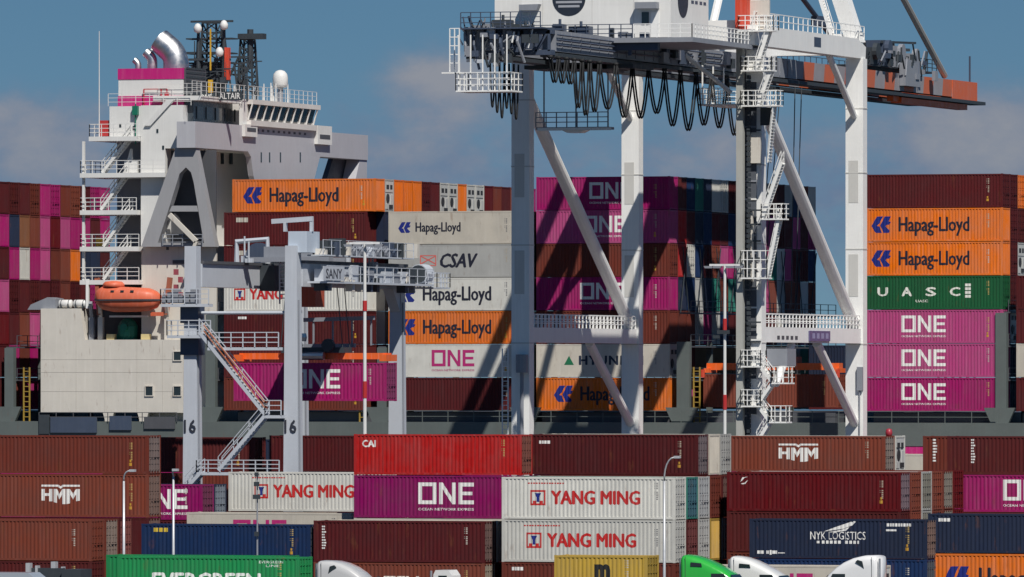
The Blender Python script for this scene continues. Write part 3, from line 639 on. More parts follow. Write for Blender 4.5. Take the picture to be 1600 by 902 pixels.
ystack(1400, 606, [709, 765, 822], [(CRM, 'cream container seen through the gap between two yard stacks', E(flat=True))] + [(BROWN, 'brown container %s under the cream one in the gap' % q, E()) for q in ('second', 'lowest')])
ystack(1092, 531, [882], [(CRM, 'cream container with magenta letters on the ground behind the white trucks', E(flat=True, logo='one_m', lx=-.1, end='reefer'))])

ystack(318, 632, [686, 741, 797, 853], [(NAVYC, 'dark navy container in the narrow gap behind the yard crane stack', E())] + [(NAVYC, 'navy container %s in the narrow gap' % q, E(full=False)) for q in ('second', 'third', 'lowest')])
# ------------------------------------------------------------------ the container ship
ship = empty('container_ship', (X_(700, 735), 735, -3), 'large container ship with white bridge tower and pink banded funnel alongside the quay', 'ship')
XS0, XS1 = X_(-900, YS), X_(2500, YS)
YF = YS + 45.5                                   # far side of the deck cargo
h = MB()
h.box(XS0, XS1, YS - 1.3, YF + 1.5, 9.2, 11.2); hull = h.build('upper_hull', HULLG, ship)
MB().box(XS0, XS1, YS - 1.25, YF + 1.45, -6, 9.19).build('lower_hull', MAGENTA, ship)
for a, b in ((363, 590), (607, 800), (838, 1040), (1357, 1550), (1590, 1800), (-300, -10), (1095, 1300)):
    MB().box(X_(a, YS) + .2, X_(b, YS), YS + .9, YF - .5, 11.2, 12.05).build('hatch_coaming', DGREY, ship)
b = MB(); b.rail([(X_(620, YS - 1.2), YS - 1.2, 11.2), (X_(1560, YS - 1.2), YS - 1.2, 11.2)], 1.0, 2.4, .03, 2); b.build('bulwark_rail', HULLG, ship)
# lashing bridges between the bays: pillars on flared feet, walkways
def lashing_bridge(px0, px1, levels=2, mat=HULLG, top=None):
    x0, x1 = X_(px0, YS), X_(px1, YS); xm = (x0 + x1) / 2; t = top or Z0 + levels * TP - .3
    b = MB(); b.box(x0, x1, YS - .15, YS + .5, 11.2, t)
    b.prism_y([(x0 - .9, 12.5), (x1 + .9, 12.5), (x1 + .3, 11.2), (x0 - .3, 11.2)], YS - .6, YS - .16)
    for c in range(3, 18, 5): MB().box(xm - .25, xm + .25, YS + c * CP, YS + c * CP + .35, 11.2, t).build('lashing_bridge_pillar', mat, ship)
    o = b.build('lashing_bridge_pillar', mat, ship)
    w_ = MB()
    for k in range(levels):
        z = Z0 + (k + 1) * TP - .2; w_.box(xm - .55, xm + .55, YS + .52, YF, z - .12, z); w_.rail([(xm + .5, YS + .55, z), (xm + .5, YF, z)], 1.0, 2.5, .03)
    w_.build('lashing_walkway', DGREY, ship)
lashing_bridge(322, 337, 3); lashing_bridge(590, 604, 2); lashing_bridge(815, 832, 2); lashing_bridge(1058, 1078, 3, top=18.2); lashing_bridge(1556, 1573, 3); lashing_bridge(8, 22, 2); 
for px in (36, 1083, 561):
    b = MB(); x = X_(px, YS)
    for d in (0, .55): b.beam((x + d, YS + .2, 11.2), (x + d, YS + .2, 16.0), .12, .12)
    for k in range(10): b.beam((x, YS + .2, 11.6 + k * .45), (x + .55, YS + .2, 11.6 + k * .45), .07, .07)
    b.build('yellow_ladder', M('dull_yellow', (.34, .22, .03), .6, 0, .4, .2), ship)

# ---- lower engine casing with its lifeboat pocket
ZC = lambda py, px=180: Z_(px, py, YS)
cx0, cx1 = X_(65, YS), X_(287, YS)
b = MB(); pk0, pk1 = X_(126, YS), X_(287, YS)
zt, zp, zb = ZC(482), ZC(531), ZC(645)
b.prism_y([(cx0, zb), (cx1, zb), (cx1, zp), (X_(134, YS), zp), (pk0, zt), (cx0, zt)], YS - .2, YS + .6)
b.box(cx0, X_(124, YS), YS + .601, YS + 16, zb, zt - .02); b.box(X_(124, YS) + .01, cx1, YS + .601, YS + 16, zb, zp - .02)
cas = b.build('engine_casing', CREAM, ship)
for a, c in ((165, 176), (219, 230)):
    MB().prism_y([(X_(a - 3, YS), zb), (X_(c + 3, YS), zb), (X_(c, YS), zb - .6), (X_(c, YS), 11.21), (X_(a, YS), 11.21), (X_(a, YS), zb - .6)], YS - .21, YS + .3).build('support_foot', CREAM, ship)
b = MB()      # plate seams
for py in (562, 582, 612): b.box(cx0 + .05, cx1 - .05, YS - .212, YS - .201, ZC(py), ZC(py) + .02)
for px in (120, 165, 215, 255): b.box(X_(px, YS), X_(px, YS) + .02, YS - .212, YS - .201, zb + .1, zp - .1)
b.build('plate_seam', M('seam_grey', (.45, .42, .37), .6), ship)
for a, c, p, q in ((229, 240, 604, 618), (273, 284, 550, 563), (273, 284, 604, 618)):
    f = MB(); x0, x1, z0, z1 = X_(a, YS), X_(c, YS), ZC(q), ZC(p)
    for t in ((x0 - .08, x1 + .08, z0 - .08, z0), (x0 - .08, x1 + .08, z1, z1 + .08), (x0 - .08, x0, z0, z1), (x1, x1 + .08, z0, z1)): f.box(t[0], t[1], YS - .30, YS - .2, t[2], t[3])
    o = f.build('window', CREAM, ship); MB().box(x0, x1, YS - .23, YS - .205, z0, z1).build('pane', GLASS, o)
# pocket back wall and gear beneath the lifeboat
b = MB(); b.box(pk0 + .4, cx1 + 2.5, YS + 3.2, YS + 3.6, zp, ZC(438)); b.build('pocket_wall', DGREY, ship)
b = MB(); x = X_(203, YS + 2.0); b.lathe([(.75, 0), (.9, .3), (.9, 1.2), (.7, 1.6), (.35, 1.9)], (x, YS + 1.5, zp), 12); b.box(x - .9, x + .7, YS + 1.0, YS + 2.2, zp, zp + .5); b.tube((x, YS + .9, zp + 1.1), (x, YS + .4, zp + 1.1), .35, 10); b.build('winch', GREEN, ship)
for px in (171, 225): MB().box(X_(px - 6, YS), X_(px + 6, YS), YS + .2, YS + .8, zp + .01, zp + .5).build('deck_locker', M('locker_yellow', (.68, .55, .26), .5), ship)
for px in (140, 154, 258):
    b = MB(); x = X_(px, YS); b.beam((x, YS + .6, zp), (x, YS + .6, zp + 2.0), .45, .45); b.beam((x, YS + .6, zp + 2.0), (x + .15, YS - .2, zp + 3.3), .3, .4); b.build('davit_post', CREAM if px > 150 else STEEL, ship)
for px in (153, 257):
    b = MB(); x = X_(px, YS); b.beam((x, YS + .4, zp + 2.2), (x - (.3 if px < 200 else -.3), YS + .6, ZC(434)), .35, .5); b.build('davit_arm', M('rusty_davit', (.36, .10, .05), .6, 0, .4, .4), ship)
b = MB(); b.box(X_(165, YS), X_(225, YS), YS + .9, YS + 1.1, ZC(496), ZC(493)); b.build('davit_beam', WHITE, ship)
# liferaft canisters and a covered tank on the casing roof
for px in (99, 122):
    b = MB(); x = X_(px, YS); b.lathe([(.25, -.62), (.36, -.55), (.36, .55), (.25, .62)], (x, YS + .6, zt + .42), 12, 'x'); o = b.build('liferaft_canister', SHIPW, ship, True)
    b = MB()
    for d in (-.35, .35): b.box(x + d - .05, x + d + .05, YS + .2, YS + 1.0, zt, zt + .42); b.lathe([(.375, -.03), (.375, .03)], (x + d, YS + .6, zt + .42), 12, 'x')
    b.build('cradle', DARK, o)
b = MB(); x = X_(58, YS); b.prism_y([(x - 1.0, zt - .1), (x - .7, zt + .35), (x + .9, zt + 1.0), (x + 1.6, zt + .9), (x + 1.7, zt - .1)], YS + .2, YS + 2.4); b.build('covered_winch', STEEL, ship)
b = MB(); b.beam((X_(135, YS), YS + .3, zt), (X_(135, YS), YS + .3, ZC(436)), .25, .25); b.build('davit_mast', WHITE, ship)

# ---- bridge tower
YB = YS + 1.2                                     # plane of the tower's quay-side wall
zx = lambda py, px=220: Z_(px, py, YB)
XB = X_(338, YB)                                  # forward wall of the lower house
XR = X_(307, YS)                                  # forward face of the bridge wings
zd = zx(385)
b = MB(); b.box(X_(221, YB), XB, YB, YF - 3, 11.2, zd); b.build('deckhouse', CREAM, ship)
xf = X_(286, YB)
b = MB(); b.box(X_(220, YB), X_(258, YB), YB + .01, 740, zd, Z_(307, 231, YS)); b.box(X_(220, YB), xf, YB + .01, 740, Z_(307, 231, YS), zx(165)); b.build('upper_deckhouse', SHIPW, ship)
b = MB(); b.box(X_(171, YB), X_(220, YB) - .01, YB + .012, 739, zx(213) + .001, zx(166)); b.build('funnel_deck_house', SHIPW, ship)
YR = YB + 5.5
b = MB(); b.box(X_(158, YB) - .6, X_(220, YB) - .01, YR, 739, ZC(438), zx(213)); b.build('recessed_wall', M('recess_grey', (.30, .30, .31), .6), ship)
# open decks with rails and stairs
PL = [(145, 221, 213), (131, 264, 270), (131, 219, 328), (131, 223, 385), (131, 223, 437)]
for i, (a, c, py) in enumerate(PL):
    z = zx(py, 180); x0, x1 = X_(a, YB), X_(c, YB); b = MB()
    yy = YR - .01 if i else YR - .01
    b.box(x0, min(x1, X_(220, YB) - .03), YB - 1.0, yy, z - .45, z - .05)
    if x1 > X_(221, YB): b.box(X_(220, YB) - .029, x1, YB - 1.0, YB - .02, z - .45, z - .05)
    o = b.build('deck_platform', SHIPW, ship)
    r = MB(); r.rail([(x0 + .05, YR - .3, z - .05), (x0 + .05, YB - .95, z - .05), (x1, YB - .95, z - .05)], 1.1, 1.2, .03, 3); r.build('railing', SHIPW, o)
    if i < 4: MB().beam((X_(134, YB), YB - .5, zx(PL[i + 1][2], 180) - .05), (X_(134, YB), YB - .5, z - .45), .22, .22).build('stanchion', SHIPW, o)
for (a, p, c, q) in ((160, 270, 205, 213), (158, 328, 200, 270), (162, 385, 203, 328), (162, 437, 200, 385)):
    s_ = MB(); s_.stair((X_(a, YB), YB + .3, zx(p, 180)), (X_(c, YB), YB + .3, zx(q, 180)), .8); s_.build('stair', SHIPW, ship)
MB().box(X_(175, YR), X_(186, YR), YB + 1.5, YB + 2.5, zx(385, 180), zx(371, 180)).build('yellow_locker', YELLOW, ship)
b = MB(); b.box(X_(193, YB), X_(213, YB), YB + .2, YB + 2, zx(270, 200), zx(252, 200)); b.tube((X_(197, YB), YB + 1, zx(252)), (X_(199, YB), YB + 1, zx(232)), .3, 8, .12); b.build('vent_box', SHIPW, ship)
b = MB(); x = X_(153, YB); z = zx(213, 150); b.box(x, x + .9, YB + .2, YB + 1, z, z + 1.4); b.box(x + 1.2, x + 1.7, YB + .2, YB + .8, z, z + 1.9); b.build('fire_cabinet', M('fire_red', (.45, .03, .03), .5), ship)
b = MB(); b.tube((X_(155, YB), YB, zx(213)), (X_(155, YB), YB, zx(48)), .06, 6, .03); b.build('whip_aerial', SHIPW, ship)
for px, py in ((246, 205), (255, 231), (188, 196), (209, 200)): MB().box(X_(px - 1.5, YB), X_(px + 1.5, YB), YB - .03, YB + .005, zx(py + 3), zx(py - 3)).build('porthole', GLASS, ship)
b = MB(); x = X_(213, YB); z = zx(208); b.tube((x, YB - .2, z - 1), (x, YB - .2, z + 2.6), .06, 6); b.box(x - .25, x + .25, YB - .4, YB, z + 1.6, z + 2.4); b.build('navigation_light', GREEN, ship)
# A-shaped wing support
def A(px, py): return (X_(px, YB - .6), zx(py, px))
sup = MB(); y0, y1 = YB - 1.0, YB - .03
sup.prism_y([A(223, 386), A(277, 231), A(293, 231), A(293, 262), A(283, 272), A(262, 340), A(247, 386)], y0, y1)
sup.prism_y([A(293, 231), A(308, 231), A(339, 386), A(322, 386), A(305, 285), A(301, 270), A(293, 262)], y0, y1)
sup.prism_y([A(271, 322), A(310, 322), A(312, 331), A(267, 331)], y0 + .004, y1 - .004)
sup.prism_y([A(247, 380), A(322, 380), A(322, 386), A(247, 386)], y0 + .004, y1 - .004)
sup.build('wing_support', SHIPG, ship)
MB().box(X_(250, YB), XB - .6, YB + 1.5, YB + 1.7, zd, zx(235)).build('support_shade_plate', DGREY, ship)  # dark plate paints the shade seen through the support's holes
b = MB(); b.beam(A(270, 336) [0:1] + (YB - 1.4,) + A(270, 336)[1:], (A(312, 378)[0], YB - 1.4, A(312, 378)[1]), .3, .4); b.beam((A(312, 378)[0], YB - 1.4, A(312, 378)[1]), (A(300, 408)[0], YB - 1.4, A(300, 408)[1]), .3, .3); b.build('provision_crane', CREAM, ship)
b = MB(); b.rail([(A(258, 386)[0], YB - 1.2, zd), (A(320, 386)[0], YB - 1.2, zd)], 1.0, 1.0, .035, 3); b.build('railing', STEEL, ship)
b = MB()
for px, py, w_ in ((283, 410, 26), (262, 388, 4)): b.box(X_(px - w_ / 2, YB), X_(px + w_ / 2, YB), YB - .06, YB - .005, zx(py + 3), zx(py - 3))
b.build('vent_louvre', DGREY, ship)
# bridge: full-width wing box, central wheelhouse bulkhead, windows
wz0, wz1 = Z_(307, 231, YS), Z_(307, 190, YS)
XW = X_(278, YS); far = PX(575, 210, XR).y
b = MB(); b.box(XW, XR, YS - .3, far, wz0, wz1); b.build('bridge_wing', SHIPL, ship)
fb = lambda px, py: PX(px, py, XR)[1:]
b = MB(); b.prism_x([fb(385, 231 + 1.5), (fb(490, 240)[0], wz0 - .002), (fb(500, 240)[0], wz0 - .002), fb(486, 300), (fb(486, 300)[0], zd), (fb(405, 300)[0], zd), fb(402, 300), fb(396, 275), fb(392, 245)], XR - .5, XR + .003)
b.build('bridge_bulkhead', SHIPL, ship)
b = MB(); b.box(XR - 3.6, XR - 3.3, YB + 1.72, fb(400, 240)[0], zd, wz0 - .01); b.build('recess_bulkhead', SHIPW, ship)
b = MB(); b.prism_x([fb(545, 246), fb(566, 246), fb(560, 300), fb(528, 300)], XR - 2.0, XR - 1.5); b.build('far_wing_support', DGREY, ship)
b = MB(); b.prism_x([fb(566, 240), fb(575, 240), fb(575, 300), fb(553, 300)], XR - 1.4, XR - .1); b.build('far_wing_leg', SHIPL, ship)
for px in (408, 421, 438, 469): y, z = fb(px, 246); MB().box(XR + .004, XR + .03, y - .15, y + .15, z - .45, z + .45).build('porthole', GLASS, ship)
for px in (347, 361): y, z = PX(px, 248, XR - 3.3)[1:]; MB().box(XR - 3.299, XR - 3.27, y - .4, y + .4, z - .5, z + .5).build('porthole', GLASS, ship)
# windows over the wing: canopy, glazing, posts
ya, yb_, yc = fb(289, 190)[0], fb(383, 190)[0], fb(490, 190)[0]
zcan = wz1 + 1.95
b = MB(); b.box(XW - 3, XR - .2, YB + .5, yb_, zcan, zcan + .4); b.prism_y([(XW - 3, wz1 - .3), (XW - .8, zcan), (XW - 1.5, zcan), (XW - 3.6, wz1 - .3)], YB - .2, YB + .2); b.build('bridge_canopy', SHIPW, ship)
b = MB(); b.box(XW - 1.0, XR - 1.2, YB + 1.2, yb_ - .01, wz1 + .001, zcan); wn = b.build('wing_glazing', M('window_band', (.05, .065, .08), .25), ship)
for k in range(5):
    y = YB + 2.0 + k * 2.4; f = MB().box(XR - 1.199, XR - 1.12, y, y + 1.5, wz1 + .35, wz1 + 1.45).build('window', GLASS, wn)
b = MB(); b.box(XR - .35, XR, yb_ - .6, yb_ + .6, wz1, zcan + .4); b.box(XR + .004, XR + .3, yb_ - .8, yb_ + 2.4, wz1 - 1.0, wz1 + .1); b.build('bridge_corner', SHIPW, ship)
b = MB(); b.box(XR - 5, XR + .35, yb_ + .61, yc, wz1 + .001, wz1 + .5); b.box(XR - 5, XR + .55, yb_ + .61, yc + .4, zcan - .02, zcan + .4); b.box(XR - 5, XR - .05, yb_ + .61, yc, wz1 + .5, zcan - .02); wh = b.build('wheelhouse', M('wheelhouse_cream', (.66, .63, .60), .5), ship)
n = 9
for k in range(n):
    y = yb_ + .8 + k * (yc - yb_ - .9) / n; MB().add([(XR + .0, y, wz1 + .52), (XR + .0, y + 1.35, wz1 + .52), (XR + .42, y + 1.35, zcan - .05), (XR + .42, y, zcan - .05)], [(0, 1, 2, 3)]).build('window', GLASS, wh)
for k in range(n + 1): y = yb_ + .62 + k * (yc - yb_ - .9) / n; MB().beam((XR + .06, y, wz1 + .5), (XR + .48, y, zcan), .12, .12).build('window_post', SHIPW, wh)
b = MB(); b.box(XR + .004, XR + .36, fb(491, 200)[0], fb(513, 200)[0], wz1 - 1.2, wz1 + .51); b.build('bridge_corner', SHIPW, ship)
b = MB()
for k in range(10): y = yb_ + 3 + k * 1.4; b.box(XR + .004, XR + .03, y, y + .5, wz1 - .45, wz1 - .25)
b.box(XR + .301, XR + .32, yb_ - .3, yb_ + 2.0, wz1 - .55, wz1 - .2); b.box(XR + .361, XR + .38, fb(494, 200)[0], fb(510, 200)[0], wz1 - .7, wz1 - .3)
b.build('bridge_lettering', DGREY, ship)['kind'] = 'stuff'
zr = zcan + .4
b = MB(); b.rail([(XR + .3, ya + 1, zr), (XR + .3, yc, zr)], 1.2, 1.2, .02, 3); b.rail([(XW - 2.5, YB + .7, zr), (XR - .3, YB + .7, zr)], 1.1, 1.2, .018, 3); b.build('monkey_island_rail', SHIPW, ship)
for k in range(16):
    y = yb_ + .8 + k * 1.05; hh = random.uniform(.9, 1.9); xx = XR - random.uniform(.3, 3); MB().tube((xx, y, zr), (xx, y, zr + hh), .09, 6, .05).build('roof_vent', SHIPW, ship)
# satellite dome
p = PX(438, 165, XR - 1.5); zz = p.z
b = MB(); b.tube((p.x, p.y, zr), (p.x, p.y, Z_(438, 137, p.y)), .28, 8); b.build('dome_mast', STEEL, ship)
b = MB(); zc0 = Z_(438, 137, p.y); b.lathe([(.55, 0), (.70, .25), (.70, .9), (.62, 1.25), (.40, 1.5), (.12, 1.6)], (p.x, p.y, zc0), 16); b.build('satellite_dome', SHIPW, ship, True)
# funnel with magenta bands
YFN = YB + 1.0
fx0, fx1 = X_(184, YFN), X_(287, YFN); fz = [Z_(235, q, YFN) for q in (166, 150, 124, 107)]
fy1 = PX(320, 120, fx1).y
fn = MB().box(fx0 + .05, fx1 - .05, YFN + .05, fy1, fz[1], fz[2]).build('funnel', SHIPW, ship)
MB().box(fx0, fx1, YFN, fy1 - .03, fz[2], fz[3]).build('funnel_band', MAGENTA, fn)
MB().box(fx0, fx1, YFN, fy1 - .03, fz[0], fz[1]).build('funnel_band', MAGENTA, fn)
MB().box(fx1 + .004, fx1 + .12, YFN + .12, fy1, fz[0], fz[3] - .02).build('funnel_louvre', DGREY, fn)
b = MB()
for k in range(9): z = fz[0] + .3 + k * .37; b.box(fx1 + .121, fx1 + .16, YFN + .3, fy1 - .2, z, z + .18)
b.build('louvre_slats', DARK, fn)
b = MB()
for px in (226, 253, 262): b.beam((X_(px, YFN), YFN - .2, fz[0]), (X_(px, YFN), YFN - .2, fz[0] + 1.5), .1, .1)
b.beam((X_(226, YFN), YFN - .2, fz[0] + 1.5), (X_(262, YFN), YFN - .2, fz[0] + 1.5), .08, .08); b.box(X_(259, YFN), X_(264, YFN), YFN - .3, YFN - .02, fz[0], fz[0] + 1.2); b.build('funnel_ladder_frame', M('fire_red2', (.45, .03, .05), .5), fn)
b = MB(); b.rail([(fx0 - .6, YB + .2, fz[0]), (fx1 + 1, YB + .2, fz[0])], 1.1, 1.3, .022, 3); b.build('funnel_deck_rail', SHIPW, ship)
def pipe(name, px, py0, py1, r, mat, bend, n=14, st=.35):
    y = YFN + 2.2; x = X_(px, y); z0, z1 = Z_(px, py0, y), Z_(px, py1, y); pts = [(x, y, z0 - .3), (x, y, z0 + (z1 - z0) * st)]; R = r * 1.9; zc = z0 + (z1 - z0) * st
    for k in range(1, 8): a = k / 7 * math.radians(bend); pts.append((x - R * (1 - math.cos(a)), y, zc + R * math.sin(a)))
    ed = Vector(pts[-1]) + (Vector(pts[-1]) - Vector(pts[-2])).normalized() * r * .8; pts.append(tuple(ed))
    b = MB(); b.path(pts, r, n, caps=False); o = b.build(name, mat, fn, True)
    c = MB(); c.path([tuple(Vector(pts[-2]) - (ed - Vector(pts[-2])) * .3), tuple(Vector(pts[-2]))], r * .93, n); c.build('pipe_plug', BLACK, ship)  # black plug just inside the pipe mouth
pipe('exhaust_pipe', 276, 107, 52, 1.12, SILVER, 56, 18, .06); pipe('exhaust_pipe', 238, 107, 80, .45, SILVER, 52); pipe('exhaust_pipe', 216, 107, 97, .28, SILVER, 50); pipe('exhaust_pipe', 262, 107, 80, .4, SILVER, 55)
# radar and signal masts (lattice)
def lattice(px, py0, py1, w0, w1, Y, mat, name, lev=7, r=.09):
    b = MB(); c = P(px, py0, Y); z0, z1 = c.z, Z_(px, py1, Y)
    pts = []
    for k in range(lev + 1):
        f = k / lev; ww = (w0 + (w1 - w0) * f) / 2; z = z0 + (z1 - z0) * f
        pts.append([(c.x + a * ww, Y + d * ww, z) for a, d in ((-1, -1), (1, -1), (1, 1), (-1, 1))])
    for k in range(lev):
        for j in range(4):
            b.beam(pts[k][j], pts[k + 1][j], r * 1.6, r * 1.6); b.beam(pts[k][j], pts[k + 1][(j + 1) % 4], r, r); b.beam(pts[k + 1][j], pts[k + 1][(j + 1) % 4], r, r)
    return b.build(name, mat, ship), c.x, z1
YM_ = YB + 12
m1, mx, mz = lattice(331, 160, 36, 1.9, 1.3, YM_, DARK, 'radar_mast', 8, .10)
b = MB()
for px, py in ((310, 48), (350, 36)): q = P(px, 130, YM_ - 1); b.tube((q.x, q.y, q.z), (q.x, q.y, Z_(px, py, q.y)), .24, 8, .14); b.box(q.x - .9, q.x + .6, q.y - .2, q.y + .2, Z_(px, 95, q.y), Z_(px, 95, q.y) + .2)
for py in (62, 85, 100, 118): z = Z_(331, py, YM_); b.box(mx - 2.2, mx + 2.2, YM_ - .8, YM_ + .8, z, z + .12)
b.box(mx - 1.6, mx + 2.4, YM_ - 1.2, YM_ - .9, mz, mz + .18); b.box(X_(305, YM_), X_(345, YM_), YM_ - .7, YM_ + 1.0, Z_(320, 152, YM_), Z_(320, 100, YM_)) 
b.build('mast_platform', DARK, m1)
for px, py in ((343, 82), (350, 40), (309, 45)):
    q = P(px, py, YM_ - 1.6); MB().lathe([(.1, -.4), (.36, -.25), (.38, .1), (.22, .4), (.05, .48)], tuple(q), 10).build('small_dome', SHIPW, m1, True)
q = P(354, 97, YM_ - 1.4); MB().box(q.x - .2, q.x + .2, q.y, q.y + .5, q.z - 1.6, q.z + 1.3).build('signal_panel', RED, m1)
b = MB()
for px, p0, p1 in ((318, 165, 138), (329, 162, 125)): q = P(px, p0, YM_ - 2.2); b.beam(tuple(q), (q.x, q.y, Z_(px, p1, q.y)), .35, .35)
b.beam(tuple(P(329, 110, YM_ - 1.2)), tuple(P(329, 45, YM_ - 1.2)), .12, .12); b.build('yellow_mast_gear', YELLOW, m1)
m2, mx2, mz2 = lattice(387, 150, 62, 1.5, 1.0, YM_ + 4, DARK, 'signal_mast', 6, .10)
b = MB(); b.box(mx2 - .6, mx2 + 1.8, YM_ + 3, YM_ + 4, mz2, mz2 + .5); b.tube((mx2 + .4, YM_ + 3.6, mz2 - 2.5), (mx2 + .4, YM_ + 3.6, mz2 + .9), .3, 8); b.beam((mx2 - 2.2, YM_ + 3, mz2 - 5), (mx2 - .5, YM_ + 3, mz2 - 1.6), .16, .16); b.beam((mx2 - 2.2, YM_ + 3, mz2 - 1.6), (mx2, YM_ + 3, mz2 - 1.6), .14, .14); b.beam((mx2 - 2.2, YM_ + 3, mz2 - 5), (mx2 - 2.2, YM_ + 3, mz2 - 1.6), .12, .12); b.build('signal_yard', DARK, m2)
rm = random.Random(77)
for k in range(14):                       # aerials, lamps and yard arms crowding the mast house roof
    px = rm.uniform(296, 402); q = P(px, 158, YM_ - 2 + rm.uniform(0, 6)); hh = rm.uniform(2.0, 5.5)
    b = MB(); b.tube(tuple(q), (q.x, q.y, q.z + hh), .09, 6, .05); b.box(q.x - rm.uniform(.3, 1.1), q.x + rm.uniform(.2, .9), q.y - .06, q.y + .06, q.z + hh * .8, q.z + hh * .8 + .1)
    if k % 3 == 0: b.box(q.x - .25, q.x + .25, q.y - .2, q.y + .2, q.z + hh * .5, q.z + hh * .5 + .5)
    b.build('aerial_post', DARK, ship)
for px0, p0, px1, p1 in ((305, 150, 309, 55), (312, 60, 322, 150), (338, 90, 322, 130), (350, 50, 362, 150), (372, 140, 392, 92), (365, 100, 385, 98), (366, 100, 372, 150)):
    MB().beam(tuple(P(px0, p0, YM_ - .5)), tuple(P(px1, p1, YM_ - .5)), .14, .14).build('mast_strut', DARK, ship)
def sign(name, s, w, h_, loc, mat, parent, col, bold=.01, rz=0, back=None):
    vs, fs = text_poly(s, w, h_, bold); c, sn = math.cos(rz), math.sin(rz)
    b = MB(); b.add([(loc[0] + x * c, loc[1] + x * sn, loc[2] + z) for x, z in vs], fs); o = b.build(name, M_PRINT, parent, color=col); return o
q = P(359, 150, YB + 5); nb = MB().box(q.x - 1.15, q.x + 1.15, q.y + .02, q.y + .2, q.z - .4, q.z + .4).build('name_board', DARK, ship); sign('name_lettering', 'ALTAIR', 2.0, .55, q, None, nb, WH)
q = P(322, 152, YB + 5); nb = MB().box(q.x - .8, q.x + .8, q.y + .02, q.y + .2, q.z - .4, q.z + .4).build('name_board', DARK, ship); sign('name_lettering', 'ONE', 1.1, .5, q, None, nb, WH)

# ---- lifeboat hanging in its davits (a thing of its own)
lb = empty('lifeboat', P(200, 490, YS - .4), 'weathered orange enclosed lifeboat hanging above the cream engine casing', 'lifeboat')
L0, L1 = X_(150, YS - .4), X_(252, YS - .4); zl = lambda py: Z_(200, py, YS - .4); yl = YS - .4
def loft(secs, n=14):
    b = MB(); vs = []
    for x, hw, z0, z1, zm in secs:
        for k in range(n):
            a = 2 * math.pi * k / n; y = hw * math.copysign(abs(math.cos(a)) ** .7, math.cos(a)); s = math.sin(a); z = zm + (z1 - zm) * s ** .75 if s > 0 else zm - (zm - z0) * (-s) ** .8
            vs.append((x, yl + y, z))
    m = len(secs); fs = [(i * n + k, i * n + (k + 1) % n, (i + 1) * n + (k + 1) % n, (i + 1) * n + k) for i in range(m - 1) for k in range(n)] + [tuple(range(n)), tuple(range((m - 1) * n, m * n))]
    b.add(vs, fs); return b
zg = zl(469)
secs = []
for f, hw, lo, hi in ((0, .35, 462, 458), (.04, .8, 476, 452), (.12, 1.15, 484, 448), (.3, 1.3, 488, 447.5), (.6, 1.3, 488, 449), (.8, 1.15, 486, 450), (.92, .8, 482, 455), (1, .25, 470, 462)):
    secs.append((L0 + (L1 - L0) * f, hw, zl(lo), zl(hi), zg))
loft(secs).build('hull', LIFEB, lb, True)
b = MB(); b.lathe([(1.0, 0), (.95, .3), (.75, .5), (.2, .56)], (L0 + (L1 - L0) * .27, yl, zl(449)), 14); b.build('conning_dome', LIFEB, lb, True)
b = MB()
for i in range(len(secs) - 1): b.beam((secs[i][0], yl - secs[i][1] - .03, zg), (secs[i + 1][0], yl - secs[i + 1][1] - .03, zg), .09, .14)
b.build('fender', DARK, lb)
b = MB(); b.box(L1 - .9, L1 + .1, yl - .3, yl + .3, zl(494), zl(488)); b.build('rudder_skeg', LIFEB, lb)
b = MB()
for f in (.3, .45, .6): b.box(L0 + (L1 - L0) * f, L0 + (L1 - L0) * f + .3, yl - 1.24, yl - 1.1, zl(457), zl(454))
b.build('window', GLASS, lb)

# shade of the mooring deck opening, painted as dark panels on the hull
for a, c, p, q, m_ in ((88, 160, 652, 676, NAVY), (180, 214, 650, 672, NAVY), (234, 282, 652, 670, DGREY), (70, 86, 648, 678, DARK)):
    MB().box(X_(a, YS), X_(c, YS), YS - 1.45, YS - 1.302, Z_(a, q, YS), Z_(a, p, YS)).build('mooring_shade_panel', m_, ship)
b = MB(); b.rail([(X_(70, YS), YS - 1.4, 11.2), (X_(285, YS), YS - 1.4, 11.2)], .8, 1.6, .03, 2); b.build('mooring_deck_rail', DGREY, ship)

# lashing rods crossing the forward ends of the stack under the crane
xe_ = X_(838, YS) + 12.19 + .14
for c in range(1, 18):
    for z in (20.9,): MB().tube((xe_, YS + c * CP + .2, z - .2), (xe_, YS + c * CP + 2.2 if c % 2 else YS + c * CP - 1.6, z + 5.6), .05, 5).build('lashing_rod', DARK, ship)
